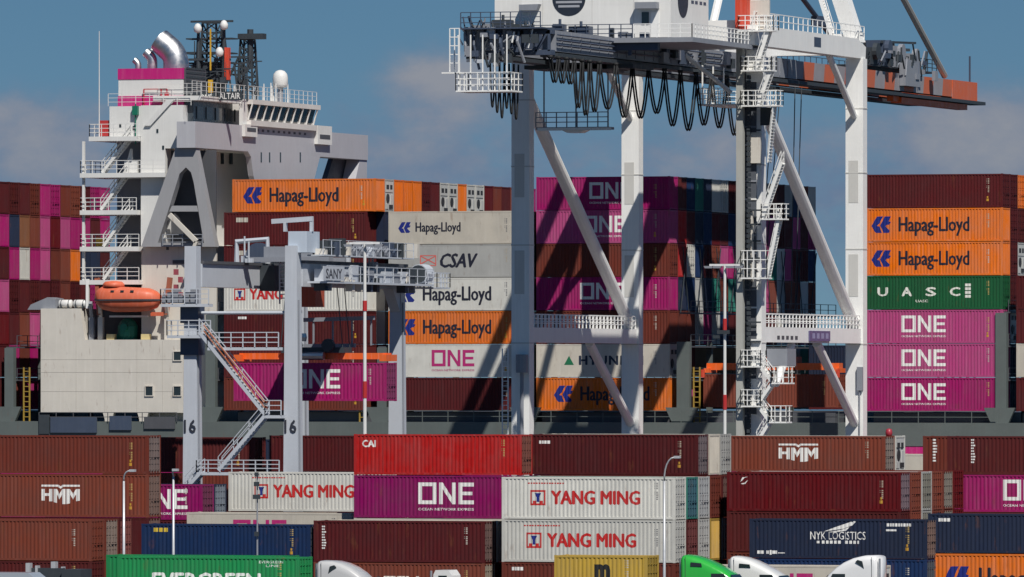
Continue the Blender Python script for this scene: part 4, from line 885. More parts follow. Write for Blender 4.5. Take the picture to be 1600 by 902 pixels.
# ------------------------------------------------------------------ ship-to-shore gantry crane
YL, YW = 675.0, 705.0
XL, XRt = X_(988, YW), X_(1338, YW); XC = (XL + XRt) / 2
sts = empty('quay_crane', (XC, 690, 0), 'tall white ship-to-shore crane with machinery house and orange striped boom', 'crane')
ZB0, ZB1 = 18.0, 19.25                    # portal beam
ZT0, ZT1 = 42.3, 43.9                     # top cross beams
def seg(name, fn, mat, parent=None, smooth=False):
    b = MB(); fn(b); return b.build(name, mat, parent or sts, smooth)
LW, LD = 1.55, 1.25
for x, y, nm in ((XL, YL, 'leg'), (XL, YW, 'leg'), (XRt, YL, 'leg'), (XRt, YW, 'leg')):
    b = MB(); b.box(x - LW / 2, x + LW / 2, y - LD / 2, y + LD / 2, 1.9, ZT0 - .004 if y == YW or True else 40)
    o = b.build('leg', WHITE, sts)
    PATCH = M('leg_patch', (.58, .57, .54), .5, 0, .2, .1)
    for z in (9.5, 17.9, 26.0, 32.5, 38.0): MB().box(x - LW / 2 - .03, x + LW / 2 + .03, y - LD / 2 - .03, y + LD / 2 + .03, z, z + .10).build('weld_flange', PATCH, o)
    for z in (22.0, 30.0): MB().box(x - .5, x + .35, y - LD / 2 - .02, y - LD / 2 - .003, z, z + 3.6).build('leg_panel', PATCH, o)
for y in (YL, YW):
    seg('sill_beam', lambda b: b.box(XL - 4, XRt + 4, y - .7, y + .7, 1.0, 1.895), WHITE)
    for x in (XL - 3, XL, XRt, XRt + 3): seg('wheel_bogie', lambda b: (b.box(x - 1.2, x + 1.2, y - .35, y + .35, .35, .99), b.lathe([(.4, -.15), (.4, .15)], (x - .7, y, .41), 12, 'y'), b.lathe([(.4, -.15), (.4, .15)], (x + .7, y, .41), 12, 'y')), DARK)
for x in (XL, XRt):
    seg('portal_beam', lambda b: b.box(x - .62, x + .62, YL + LD / 2, YW - LD / 2, ZB0, ZB1), WHITE)
    seg('portal_rail', lambda b: (b.rail([(x + .6, YL + 1, ZB1), (x + .6, YW - 1, ZB1)], 1.1, 1.0, .04, 3), b.rail([(x - .6, YL + 1, ZB1), (x - .6, YW - 1, ZB1)], 1.1, 1.0, .04, 2)), WHITE)
    seg('diagonal_brace', lambda b: b.tube((x, YL + .7, 38.6), (x, YW - .9, 19.7), .52, 14), WHITE, smooth=False)
    seg('knee_brace', lambda b: b.tube((x, YW - 12, ZB0), (x, YW - .6, 11.2), .38, 12), WHITE)
    if x == XRt: seg('knee_brace', lambda b: b.tube(PX(1237, 538, x).to_tuple(), PX(1212, 600, x).to_tuple(), .33, 12), WHITE)
    seg('top_beam', lambda b: b.prism_x([(YL - 2.0, ZT0), (YW - .63, ZT0), (YW - .63, ZT0 - 1.0), (YW + .63, ZT0 - 1.0), (YW + .9, ZT1 - .6), (YW - 1.5, ZT1 + .05), (YL - 2.0, ZT1 + .05)], x - .6, x + .6), WHITE)
    seg('top_knee', lambda b: b.tube((x, YW - 8.5, ZT0 + .1), (x + .0, YW - .7, 37.4), .28, 10), WHITE)
    seg('top_rail', lambda b: b.rail([(x + .55, YL - 2, ZT1 + .05), (x + .55, YW + .5, ZT1 + .05)], 1.1, 1.4, .035, 2), WHITE)
for y in (YL, YW):
    seg('cross_girder', lambda b: b.box(XL + .605, XRt - .605, y - .7, y + .7, ZT0 + .3, ZT1 + .5), WHITE)
# emblem on the right top beam
seg('emblem', lambda b: b.box(XRt + .604, XRt + .62, 690.2, 692.2, ZT0 + .5, ZT0 + 1.3), NAVY)
# A-frame above the waterside legs and the stays
ZA = 68.0
for x, s_ in ((XL, 1), (XRt, -1)):
    o = seg('apex_leg', lambda b: b.beam((x, YW, ZT1 - .4), (XC - s_ * 2.2, YW - 1.0, ZA), 1.3, 1.5, (0, 1, 0)), WHITE)
    b = MB()
    p, q = Vector((x + .5 * -1 * s_ * -1, YW - 1.0, ZT1 + .2)), Vector((XC - s_ * 2.2 + .0, YW - 2.0, ZA)); b.stair(p + Vector((s_ * 1.3, 0, 0)), q + Vector((s_ * 1.3, 0, 0)), .7, True, (0, 1, 0)); b.build('apex_stair', WHITE, o)
    seg('back_leg', lambda b: b.beam((x, YL, ZT1 - .4), (XC - s_ * 2.2, YW - 2.4, ZA - 1), .8, .9), WHITE)
seg('apex_cross', lambda b: b.box(XC - 3.2, XC + 3.2, YW - 2.6, YW - .4, ZA - 1, ZA + 1.2), WHITE)
GZ0, GZ1 = 40.75, 42.4
BY1 = PX(1518, 135, XC + 3).y
HING = YW + 4.0
for sx in (-1, 1):
    x = XC + sx * 3.0
    seg('back_stay', lambda b: b.tube((x, YW - 1.5, ZA), (x, PX(1105, 45, XC + 3).y, GZ1), .36, 8), WHITE)
    if sx > 0: seg('fore_stay', lambda b: b.tube((x, YW - .6, ZA), (x, PX(1476, 113, x).y, GZ1 + .3), .30, 8), M('stay_grey', (.40, .38, .35), .5))
    if sx > 0: seg('boom_hoist_link', lambda b: (b.tube(PX(1316, 80, x).to_tuple(), PX(1150, -140, x).to_tuple(), .22, 8), b.box(x - .4, x + .4, PX(1280, 33, x).y - 1.2, PX(1280, 33, x).y + 1.2, PX(1280, 33, x).z - .4, PX(1280, 33, x).z + .4)), NAVY)
# girder (landward, fixed) and boom (seaward, striped)
YG0 = PX(858, 100, XC + 3).y
def stripe_mat():
    m = bpy.data.materials.new('boom_stripes'); m.use_nodes = True; t = m.node_tree; n = t.nodes; L = t.links; b = n['Principled BSDF']
    tc = n.new('ShaderNodeTexCoord'); sp = n.new('ShaderNodeSeparateXYZ'); L.new(tc.outputs['Object'], sp.inputs[0])
    def mm(op, a, c):
        q = n.new('ShaderNodeMath'); q.operation = op
        for i, v in enumerate((a, c)):
            if isinstance(v, (int, float)): q.inputs[i].default_value = v
            else: L.new(v, q.inputs[i])
        return q.outputs[0]
    u = mm('SUBTRACT', sp.outputs[1], mm('MULTIPLY', sp.outputs[2], .25))
    fr = mm('FRACT', mm('DIVIDE', u, 6.4), 0); st_ = mm('GREATER_THAN', fr, .5)
    rest = mm('GREATER_THAN', sp.outputs[1], BY1 - 8.5)            # solid colour at the tip
    st2 = mm('MAXIMUM', st_, rest)
    no = n.new('ShaderNodeTexNoise'); no.inputs['Scale'].default_value = .5; no.inputs['Detail'].default_value = 8; L.new(tc.outputs['Object'], no.inputs['Vector'])
    mx = n.new('ShaderNodeMix'); mx.data_type = 'RGBA'; L.new(st2, mx.inputs[0]); mx.inputs[6].default_value = (.33, .34, .37, 1); mx.inputs[7].default_value = (.66, .13, .04, 1)
    mz = n.new('ShaderNodeMix'); mz.data_type = 'RGBA'; L.new(no.outputs['Fac'], mz.inputs[0]); L.new(mx.outputs[2], mz.inputs[6]); mz.inputs[7].default_value = (.20, .12, .10, 1)
    sc2 = n.new('ShaderNodeMath'); sc2.operation = 'MULTIPLY'; L.new(no.outputs['Fac'], sc2.inputs[0]); sc2.inputs[1].default_value = .6; L.new(sc2.outputs[0], mz.inputs[0])
    L.new(mz.outputs[2], b.inputs['Base Color']); b.inputs['Roughness'].default_value = .55; return m
STRIPE = stripe_mat()
for sx in (-1, 1):
    x = XC + sx * 3.0
    seg('girder', lambda b: b.box(x - .55, x + .55, YG0, HING, GZ0, GZ1), STEEL)
    o = seg('boom', lambda b: b.box(x - .5, x + .5, HING + .02, BY1, GZ0 + .05, GZ1 - .05), STRIPE)
    seg('boom_tip', lambda b: b.box(x - .55, x + .55, BY1 - 8.5, BY1 + .01, GZ0 - .1, GZ1 - .04), M('boom_orange', (.62, .12, .04), .5, 0, .5, .15), o)
    seg('trolley_rail', lambda b: b.box(x - .75, x + .75, YG0, BY1 + 2.2, GZ0 - .42, GZ0 - .12), DARK)
    for k in range(int((HING - YG0) / 2.4)): seg('girder_rib', lambda b: b.box(x + sx * .556 - .03, x + sx * .556 + .05, YG0 + 1.5 + k * 2.4, YG0 + 1.6 + k * 2.4, GZ0 + .15, GZ1 - .15), STEEL)
    seg('girder_pipe', lambda b: [b.tube((x + sx * .72, YG0, z), (x + sx * .72, YL + 14, z), .07, 6) for z in (GZ0 + .5, GZ0 + .9, GZ0 + 1.3)], NAVY)
for k in range(9):
    y = YG0 + 2 + k * 15.5
    if y < BY1: seg('girder_tie', lambda b: b.box(XC - 2.44, XC + 2.44, y, y + .5, GZ0 + .3, GZ1 - .3), NAVY)
seg('boom_end', lambda b: b.box(XC - 2.44, XC + 2.44, BY1 - 1.2, BY1 - .05, GZ0, GZ1 - .1), ORANGE)
seg('boom_catwalk', lambda b: (b.box(XC - 4.4, XC - 3.56, HING, BY1 - 4, GZ1 + .3, GZ1 + .38), b.rail([(XC - 4.35, HING, GZ1 + .38), (XC - 4.35, BY1 - 4, GZ1 + .38)], 1.1, 1.8, .03, 2)), NAVY)
yt0, yt1 = PX(1402, 150, XC + 3).y, PX(1505, 150, XC + 3).y
seg('boom_buffer', lambda b: (b.box(XC + 2.4, XC + 3.4, yt0, yt1, GZ0 - 1.0, GZ0 - .5), b.box(XC + 2.6, XC + 3.2, yt0 - 2, yt0, GZ0 - .9, GZ0 - .43)), ORANGE)
seg('boom_mast', lambda b: b.tube((XC + 3, BY1 - .6, GZ1), (XC + 3, BY1 - .6, GZ1 + 2.4), .09, 6), NAVY)
# hoist gear standing on the boom behind the waterside leg
ye0, ye1 = PX(1350, 100, XC + 3).y, PX(1440, 100, XC + 3).y; rr = random.Random(3)
seg('boom_gear_deck', lambda b: (b.box(XC - 3.5, XC + 3.35, ye0, ye1 + 4, GZ1 + .35, GZ1 + .47), b.rail([(XC + 3.3, ye0, GZ1 + .47), (XC + 3.3, ye1 + 4, GZ1 + .47)], 1.1, 1.5, .035, 3)), DARK)
seg('boom_gear_frame', lambda b: [b.beam((XC + 3.2, ye0 + k * 3.2, GZ1 + .47), (XC + 3.2, ye0 + k * 3.2 + rr.uniform(-1, 1), GZ1 + rr.uniform(1.6, 3.0)), .22, .22) for k in range(7)] + [b.beam((XC + 3.2, ye0 + 5, GZ1 + 2.6), (XC + 3.2, ye0 + 16, GZ1 + 2.9), .2, .2), b.beam((XC - 2, ye0 + 5, GZ1 + 2.2), (XC + 3.2, ye0 + 14, GZ1 + 2.2), .25, .25)], DARK)
for k, (dy, w_, hh) in enumerate(((.8, 2.2, 1.5), (8.5, 3.2, 1.9), (13.5, 2.6, 1.4), (5.2, 1.2, 2.3))):
    seg('sheave_block', lambda b: (b.box(XC + 1.6, XC + 3.4, ye0 + dy, ye0 + dy + w_, GZ1 + .48, GZ1 + .48 + hh), b.lathe([(.75, -.2), (.75, .2)], (XC + 3.6, ye0 + dy + w_ / 2, GZ1 + .9 + hh / 2), 14, 'x')), (DARK, STEEL, STEEL, NAVY)[k])
# rear end of the girder: maintenance cage
seg('rear_frame', lambda b: (b.box(XC - 3.5, XC + 3.5, YG0 - 1.0, YG0, GZ1 - .3, GZ1 + .2), b.box(XC - 3.5, XC + 3.5, YG0 - 1.0, YG0, GZ0 - .3, GZ0 + .1), [b.beam((XC - 3.3 + k * 1.1, YG0 - .9, GZ0), (XC - 3.3 + (k + k % 2) * 1.1, YG0 - .9, GZ1), .2, .2) for k in range(7)]), NAVY)
seg('rear_rail', lambda b: (b.rail([(XC - 3.6, YG0 - 2.2, GZ1 + .2), (XC + 3, YG0 - 2.2, GZ1 + .2)], 1.2, .8, .035, 3), b.box(XC - 3.7, XC + 3.2, YG0 - 2.3, YG0 - 1.01, GZ1 + .08, GZ1 + .19)), NAVY)
for k in range(7): seg('rear_pipework', lambda b: b.path([(XC - 3.5 + k * .75, YG0 - 1.5, GZ1 - .2), (XC - 3.4 + k * .75, YG0 - 1.7 - .1 * k, GZ0 + rr.uniform(-.2, .9)), (XC - 3.0 + k * .75, YG0 - 1.6, GZ0 - rr.uniform(.3, 1.6))], .11, 6), (STEEL, NAVY, DARK)[k % 3])
def cage(b, x0, x1, y0, y1, z0, hgt, step=.9):
    b.box(x0, x1, y0, y1, z0 - .12, z0)
    b.rail([(x0, y0, z0), (x1, y0, z0), (x1, y1, z0), (x0, y1, z0), (x0, y0, z0)], hgt, step, .032, 3)
zc_ = Z_(800, 143, YG0)
seg('maintenance_cage', lambda b: (cage(b, XC - 3.6, XC + .9, YG0 - 3.4, YG0 - .3, zc_, 1.4), [b.beam((XC - 3.4 + k * 1.0, YG0 - 3.3, zc_), (XC - 3.4 + k * 1.0, YG0 - 3.3, GZ1 - .4), .09, .09) for k in range(5)]), WHITE)
seg('rear_stair_tower', lambda b: (b.rail([(XC - 4.4, YG0 - 2.5, GZ0 - 1.6), (XC - 3.6, YG0 - 2.5, GZ0 - 1.6)], 3.4, .4, .04, 5), b.beam((XC - 5.0, YG0 - 2.5, GZ0 - 1.7), (XC - 3.4, YG0 - 2.5, GZ0 - 1.7), .5, .12)), WHITE)
seg('rear_machinery', lambda b: [b.box(XC - 3.6 + k * .8, XC - 3.2 + k * .8 + rr.uniform(0, .3), YG0 - 1.4, YG0 - 1.1, GZ0 + rr.uniform(-1.4, .2), GZ0 + rr.uniform(.8, 2.4)) for k in range(5)], STEEL)
r6 = random.Random(8)
for k in range(46):
    x = XC - 3.8 + r6.uniform(0, 6.0); z = GZ0 + r6.uniform(-1.0, 1.5); y = YG0 - 2.0 + r6.uniform(0, .9)
    if r6.random() < .45: seg('rear_fitting', lambda b: b.box(x, x + r6.uniform(.15, .7), y - .3, y, z, z + r6.uniform(.15, .9)), r6.choice([DARK, DARK, NAVY, STEEL, STEEL, RTGG]))
    else: seg('rear_fitting', lambda b: b.tube((x, y, z), (x + r6.uniform(-.8, .8), y, z + r6.uniform(.4, 1.6)), r6.uniform(.04, .10), 6), r6.choice([DARK, NAVY, STEEL, WHITE]))
yq0, yq1 = PX(1405, 120, XC + 3.5).y, PX(1442, 120, XC + 3.5).y
seg('boom_service_house', lambda b: (b.box(XC + 3.52, XC + 4.1, yq0, yq1 - 3, GZ0 + .5, GZ1 + 1.2),), STEEL)
for k in range(22):
    y = r6.uniform(yq0 - 9, yq1 + 2); z = GZ1 + r6.uniform(-.6, 1.4) if y > yq0 - 1 else GZ1 + r6.uniform(.3, 1.4)
    seg('boom_fitting', lambda b: (b.box(XC + 3.9, XC + 4.2, y, y + r6.uniform(.3, 1.8), z, z + r6.uniform(.15, .9)) if k % 2 else b.tube((XC + 4.1, y, z), (XC + 4.1, y + r6.uniform(-1.5, 1.5), z + r6.uniform(.6, 1.8)), .08, 6)), r6.choice([DARK, STEEL, NAVY, DARK]))
# machinery house
HYF = 659.0; HX0, HX1 = X_(773, HYF), X_(1048, HYF); HYB = PX(1107, 20, HX1).y; HZ0 = Z_(900, 60, HYF); HZ1 = HZ0 + 8.0
hs = seg('machinery_house', lambda b: b.box(HX0, HX1, HYF, HYB, HZ0, HZ1), M('house_white', (.76, .75, .72), .5, 0, .25, .05))
seg('house_seam', lambda b: [b.box(X_(px, HYF), X_(px, HYF) + .03, HYF - .015, HYF - .002, HZ0 + .1, HZ1) for px in (848, 925, 990)], M('seam_white', (.55, .54, .52), .6), hs)
seg('house_canopy', lambda b: b.prism_y([(X_(815, HYF), Z_(815, 8, HYF)), (X_(846, HYF), Z_(846, 7, HYF)), (X_(842, HYF), Z_(842, 17, HYF)), (X_(815, HYF), Z_(815, 17, HYF))], HYF - .7, HYF - .003), STEEL, hs)
seg('house_canopy', lambda b: b.box(X_(996, HYF), X_(1030, HYF), HYF - .8, HYF - .003, Z_(1010, 14, HYF), Z_(1010, 4, HYF)), STEEL, hs)
seg('house_door', lambda b: b.box(X_(1017, HYF), X_(1030, HYF), HYF - .05, HYF - .004, HZ0 + .0, Z_(1020, 19, HYF)), WHITE, hs)
seg('house_window', lambda b: b.box(X_(1003, HYF), X_(1014, HYF), HYF - .06, HYF - .004, Z_(1008, 38, HYF), Z_(1008, 19, HYF)), GLASS, hs)
ez, er = Z_(889, -2, HYF), 27 / 19.2
seg('house_emblem', lambda b: b.lathe([(er, -.02), (er, -.006)], (X_(889, HYF), HYF, ez), 32, 'y'), M('emblem_navy', (.02, .028, .045), .5), hs)
seg('emblem_print', lambda b: [b.box(X_(889, HYF) - w_, X_(889, HYF) + w_, HYF - .028, HYF - .022, ez - d - .09, ez - d + .09) for d, w_ in ((-.15, 1.2), (.28, 1.1), (.62, .9))], M('emblem_text', (.35, .36, .40), .6), hs)
seg('house_emblem', lambda b: b.lathe([(er, .006), (er, .02)], (HX1, PX(1067, 0, HX1).y, Z_(1067, 1, PX(1067, 0, HX1).y)), 32, 'x'), M('emblem_navy', (.02, .028, .045), .5), hs)
seg('house_lettering', lambda b: [b.box(HX1 + .004, HX1 + .015, y, y + .7, Z_(1090, 6, 665), Z_(1090, 1, 665)) for y in (PX(1080, 0, HX1).y, PX(1086, 0, HX1).y, PX(1093, 0, HX1).y, PX(1099, 0, HX1).y)], NAVY, hs)
seg('house_deck', lambda b: (b.box(HX0 - 1.2, HX1 + 2.6, HYF - 2.4, HYB + 4, HZ0 - .5, HZ0 - .12), ), STEEL)
seg('house_deck_rail', lambda b: b.rail([(HX0 - 1.1, HYB, HZ0 - .12), (HX0 - 1.1, HYF - 2.3, HZ0 - .12), (HX1 - 2.5, HYF - 2.3, HZ0 - .12)], 1.1, 1.0, .035, 3), NAVY)
seg('house_deck_rail', lambda b: b.rail([(HX1 - 2.4, HYF - 2.3, HZ0 - .12), (HX1 + 2.5, HYF - 2.3, HZ0 - .12), (HX1 + 2.5, HYB + 3.9, HZ0 - .12)], 1.1, 1.0, .035, 3), WHITE)
seg('house_frame', lambda b: b.box(HX0 - 1.0, HX1 - .5, HYF - 1.9, HYF - 1.3, GZ1 + .3, HZ0 - .51) if HZ0 - .51 > GZ1 + .35 else b.box(HX0 - 1.0, HX1 - .5, HYF - 1.9, HYF - 1.3, HZ0 - 1.1, HZ0 - .51), NAVY)
for k in range(6): seg('house_post', lambda b: b.beam((HX0 + k * 2.4, HYF - 1.6, GZ0 + .2), (HX0 + k * 2.4, HYF - 1.6, HZ0 - .52), .25, .25), NAVY)
r5 = random.Random(31)
for k in range(34):
    x = HX0 - .9 + r5.uniform(0, 8.4); z = GZ0 + r5.uniform(-.4, 1.2); seg('deck_equipment', lambda b: b.box(x, x + r5.uniform(.2, 1.2), HYF - 2.3 + r5.uniform(0, .5), HYF - 1.7, z, z + r5.uniform(.15, .8)), r5.choice([DARK, NAVY, STEEL, STEEL, NAVY, RTGG]))
for k in range(16):
    x = HX0 + r5.uniform(0, 13); seg('deck_equipment', lambda b: b.box(x, x + r5.uniform(.2, .9), HYF - 2.2, HYF - 1.8, HZ0 - .11, HZ0 + r5.uniform(.1, .8)), r5.choice([DARK, NAVY, STEEL, DARK]))
for k in range(18):
    y = YL + r5.uniform(-8, 24); seg('girder_box', lambda b: b.box(XC + 3.56, XC + 3.56 + r5.uniform(.2, .6), y, y + r5.uniform(.4, 1.6), GZ0 + r5.uniform(0, .8), GZ0 + r5.uniform(.9, 1.6)), r5.choice([DARK, NAVY, STEEL]))
for px, hh, w_, m_ in ((783, 1.6, 1.5, DARK), (818, 1.1, 1.2, DARK), (872, 1.2, .8, NAVY), (905, 1.0, 1.7, NAVY), (830, .8, 1.2, DARK)):
    x = X_(px, HYF - 2); seg('drive_unit', lambda b: (b.box(x - w_ / 2, x + w_ / 2, HYF - 2.2, HYF - 1.0, HZ0 - .12, HZ0 - .12 + hh), b.tube((x, HYF - 1.5, HZ0 + hh - .12), (x, HYF - 1.5, HZ0 + hh + .3), .12, 6)), m_)
seg('flood_light', lambda b: (b.tube((X_(806, HYF - 2.6), HYF - 2.4, HZ0 - .1), (X_(806, HYF - 2.6), HYF - 2.4, HZ0 + .8), .06, 6), b.box(X_(800, HYF - 2.6), X_(815, HYF - 2.6), HYF - 2.8, HYF - 2.4, HZ0 + .4, HZ0 + 1.1)), DARK)
# dark trolley parked under the house
ty = 662.0
seg('trolley', lambda b: (b.box(XC - 6.8, XC - 3.6, ty - 4, ty - 1, GZ0 - .1, GZ1 - .2), b.box(XC - 2.4, XC + 2.4, ty - 3, ty + 2.6, GZ0 - .8, GZ1 - .1), b.box(XC - 4.6, XC + 4.6, ty - 3, ty + 2.6, GZ0 - .75, GZ0 - .43), [b.box(XC - 6.6 + k * .8, XC - 6.3 + k * .8, ty - 4.15, ty - 4.01, GZ0 + .1, GZ0 + 1.5) for k in range(4)]), DARK)
seg('trolley_platform', lambda b: (b.box(X_(842, 668), X_(955, 668), 667.2, 668.8, Z_(900, 203, 668), Z_(900, 199, 668)), b.rail([(X_(842, 668), 667.2, Z_(900, 199, 668)), (X_(955, 668), 667.2, Z_(900, 199, 668))], 1.2, .9, .04, 3), [b.beam((X_(p_, 668), 668, Z_(900, 199, 668)), (X_(p_, 668), 668, GZ0), .1, .1) for p_ in (850, 900, 950)]), STEEL)
seg('trolley_underframe', lambda b: (b.box(X_(845, 668), X_(960, 668), 667.1, 667.19, Z_(900, 204.5, 668), Z_(900, 200, 668)), b.prism_y([(X_(880, 668), Z_(900, 203.1, 668)), (X_(920, 668), Z_(900, 203.1, 668)), (X_(910, 668), Z_(900, 208, 668)), (X_(890, 668), Z_(900, 208, 668))], 667.3, 668.6)), WHITE)
# festoon cable loops under the girder
fy = [YG0 - 3 + i * 2.0 for i in range(6)] + [YG0 + 9.5 + i * 4.35 for i in range(10)]
for i in range(len(fy) - 1):
    y0, y1 = fy[i], fy[i + 1]; pxm = 0
    drop = (2.0 if i < 3 else (4.0 + .35 * math.sin(i * 1.9))) + (.5 if i > 9 else 0)
    b = MB(); xx = XC + 4.0
    for dx in (0, .2):
        pts = [(xx + dx, y0 + (y1 - y0) * t, GZ0 - .5 - drop * (1 - abs(2 * t - 1) ** 1.7)) for t in [k / 16 for k in range(17)]]
        b.path(pts, .08, 5)
    b.box(xx - .1, xx + .28, y0 - .12, y0 + .12, GZ0 - .65, GZ0 - .42)
    b.build('festoon_cable', BLACK, sts, True)
for i in range(6):
    y0, y1 = YG0 + 6 + i * 1.2, YG0 + 7.1 + i * 1.2; b = MB(); pts = [(XC - 3.9, y0 + (y1 - y0) * t, GZ0 - .5 - (3.6 + .4 * (i % 3)) * (1 - (2 * t - 1) ** 2) ** .8) for t in [k / 12 for k in range(13)]]
    b.path(pts, .08, 5); b.build('festoon_cable', BLACK, sts, True)
# service basket hanging beside the landside right leg
y_ = 684.0; seg('service_basket', lambda b: (cage(b, XC + 3.9, XC + 7.4, y_ - 5, y_ + 3, Z_(1120, 165, 683), 1.3, .8), [b.beam((XC + 4, y_ - 4 + k * 3, Z_(1120, 165, 683)), (XC + 4, y_ - 4 + k * 3, GZ0 + .2), .1, .1) for k in range(3)]), WHITE)
seg('white_knee', lambda b: b.tube((XC + 3.6, 675, GZ0 + 1.2), (XC + 7.4, 677, GZ0 - 2.2), .18, 8), WHITE)
# lift shaft, ladders, platforms and zig-zag stairs on the landside right leg
yl_ = YL - LD / 2 - .9; xm_ = X_(1158, yl_)
seg('cable_mast', lambda b: b.box(xm_ - .28, xm_ + .28, yl_ - .5, yl_ + .1, 1.9, Z_(1158, 47, yl_)), M('mast_grey', (.42, .42, .39), .55, 0, .3, .15))
seg('mast_cap', lambda b: b.box(X_(1152, yl_), X_(1170, yl_), yl_ - .6, yl_ + .5, Z_(1160, 46, yl_), Z_(1160, -60, yl_)), RED)
seg('mast_head', lambda b: b.box(X_(1146, yl_), X_(1170, yl_), yl_ + .11, yl_ + .8, Z_(1160, 71, yl_), Z_(1160, 46.5, yl_)), STEEL)
seg('leg_shade_panel', lambda b: b.box(XRt - .75, XRt + .35, YL - LD / 2 - .12, YL - LD / 2 - .035, 2.2, 41.5), M('leg_shade_dark', (.10, .11, .13), .6, 0, .5, .2))  # dark sheet over the leg front, painting the leg as if in shade
for k in range(26):
    z = 3 + k * 1.48; seg('leg_rung', lambda b: b.box(XRt - .8, XRt + .4, YL - LD / 2 - .2, YL - LD / 2 - .121, z, z + .14), (WHITE, STEEL, DARK)[k % 3])
seg('cable_chain', lambda b: [b.box(xm_ + .5, xm_ + .75, yl_ - .1, yl_ + .3, 3 + k * .42, 3.3 + k * .42) for k in range(88)], DARK)
for py in (75, 205, 330, 352, 378, 405, 505, 535, 560): seg('mast_bracket', lambda b: b.box(xm_ - .3, xm_ + 1.6, yl_ + .11, yl_ + .3, Z_(1160, py, yl_), Z_(1160, py - 2.5, yl_)), DARK)
for a, c, p0, p1, m_ in ((1166, 1186, 207, 255, CREAM), (1164, 1190, 78, 128, WHITE), (1167, 1174, 330, 440, CREAM), (1170, 1187, 530, 572, WHITE), (1170, 1188, 592, 634, WHITE), (1170, 1187, 648, 690, WHITE), (1186, 1203, 168, 196, DARK), (1170, 1200, 0, 46, CREAM)):
    seg('lift_panel', lambda b: b.box(X_(a, yl_), X_(c, yl_), yl_ + .35, yl_ + .62, Z_(a, p1, yl_), Z_(a, p0, yl_)), m_)
def plat(px0, px1, py, hgt=1.2):
    z = Z_(1190, py, yl_); x0, x1 = X_(px0, yl_), X_(px1, yl_)
    return seg('access_platform', lambda b: (cage(b, x0, x1, yl_ - 1.2, yl_ + .3, z, hgt, .6)), WHITE)
for a, c, py, hg in ((1164, 1205, 434, 2.2), (1196, 1231, 342, 1.2), (1164, 1222, 165, 1.2), (1164, 1195, 572, 1.3), (1212, 1240, 598, 1.3), (1164, 1195, 634, 1.3), (1208, 1236, 659, 1.3), (1160, 1215, 48, 1.2), (1164, 1212, 110, 1.1)): plat(a, c, py, hg)
def flight(a, p, c, q): seg('stair', lambda b: b.stair((X_(a, yl_), yl_ - .6, Z_(1200, p, yl_)), (X_(c, yl_), yl_ - .6, Z_(1200, q, yl_)), .8), WHITE)
for f in ((1203, 434, 1222, 342), (1196, 342, 1226, 255), (1205, 255, 1214, 165), (1212, 598, 1188, 566), (1188, 634, 1212, 598), (1208, 659, 1188, 632), (1188, 692, 1208, 659), (1190, 165, 1210, 110), (1186, 110, 1206, 48)): flight(*f)
b_ = seg('electrical_house', lambda b: (b.box(X_(1186, yl_) , X_(1218, yl_), YL + .7, YL + 3.2, Z_(1200, 572, YL), Z_(1200, 545, YL)),), STEEL)
seg('sign_board', lambda b: b.box(XRt + .63, XRt + .75, PX(1252, 520, XRt).y, PX(1284, 520, XRt).y, ZB0 + .15, ZB0 + 1.0), M('sign_violet', (.12, .10, .22), .4))
seg('sign_lines', lambda b: [b.box(XRt + .751, XRt + .76, PX(1256 + k * 7, 520, XRt).y, PX(1260 + k * 7, 520, XRt).y, ZB0 + .35, ZB0 + .8) for k in range(4)], M('sign_pale', (.3, .28, .45), .5))
seg('beam_lettering', lambda b: [b.box(XRt + .63, XRt + .64, PX(1203 + k * 7, 524, XRt).y, PX(1207 + k * 7, 524, XRt).y, ZB0 + .25, ZB0 + .55) for k in range(5)], DGREY)
seg('leg_drum', lambda b: (b.lathe([(.5, 0), (.5, 1.5)], (XL + .3, YL - LD / 2 - .5, 15.5), 12), b.tube((XL + .3, YL - LD / 2 - .5, 2), (XL + .3, YL - LD / 2 - .5, 15.5), .16, 8)), STEEL)
seg('leg_ladder', lambda b: ([b.beam((XL - LW / 2 - .8, YL - .6, z), (XL - LW / 2 - .3, YL - .6, z), .05, .05) for z in [2 + .4 * k for k in range(38)]], b.beam((XL - LW / 2 - .8, YL - .6, 2), (XL - LW / 2 - .8, YL - .6, 17.5), .09, .09), b.beam((XL - LW / 2 - .3, YL - .6, 2), (XL - LW / 2 - .3, YL - .6, 17.5), .09, .09)), WHITE)
seg('leg_camera', lambda b: (b.box(XRt + .3, XRt + .8, YW - .9, YW - .64, 14, 16), b.tube((XRt + .5, YW - .75, 10), (XRt + .5, YW - .75, 14), .05, 6)), STEEL)
# hoist ropes and spreader with the box being landed
LY = 714.2
for dx, dy in ((-1.6, -1), (1.6, -1), (-1.6, 1), (1.6, 1)): seg('hoist_rope', lambda b: b.tube((XC + dx * .6, LY + 4 + dy, GZ0 - .4), (XC + dx, LY + dy * .6, 18.0), .05, 5), DARK)
zlo = Z_(1200, 637, LY - W2); ztop = zlo + 2.9
seg('spreader', lambda b: (b.box(XC - 6.0, XC + 6.0, LY - .55, LY + .55, ztop + .35, ztop + .95), b.box(XC - 6.05, XC - 5.6, LY - W2, LY + W2, ztop + .12, ztop + .5), b.box(XC + 5.6, XC + 6.05, LY - W2, LY + W2, ztop + .12, ztop + .5)), ORANGE)
seg('headblock', lambda b: (b.box(XC - 2.2, XC + 2.2, LY - .8, LY + .8, ztop + .96, ztop + 1.5), [b.lathe([(.45, -.15), (.45, .15)], (XC + d, LY - .5, ztop + 1.8), 12, 'y') for d in (-1.6, 1.6)]), M('head_rust', (.50, .11, .05), .6, 0, .4, .2))
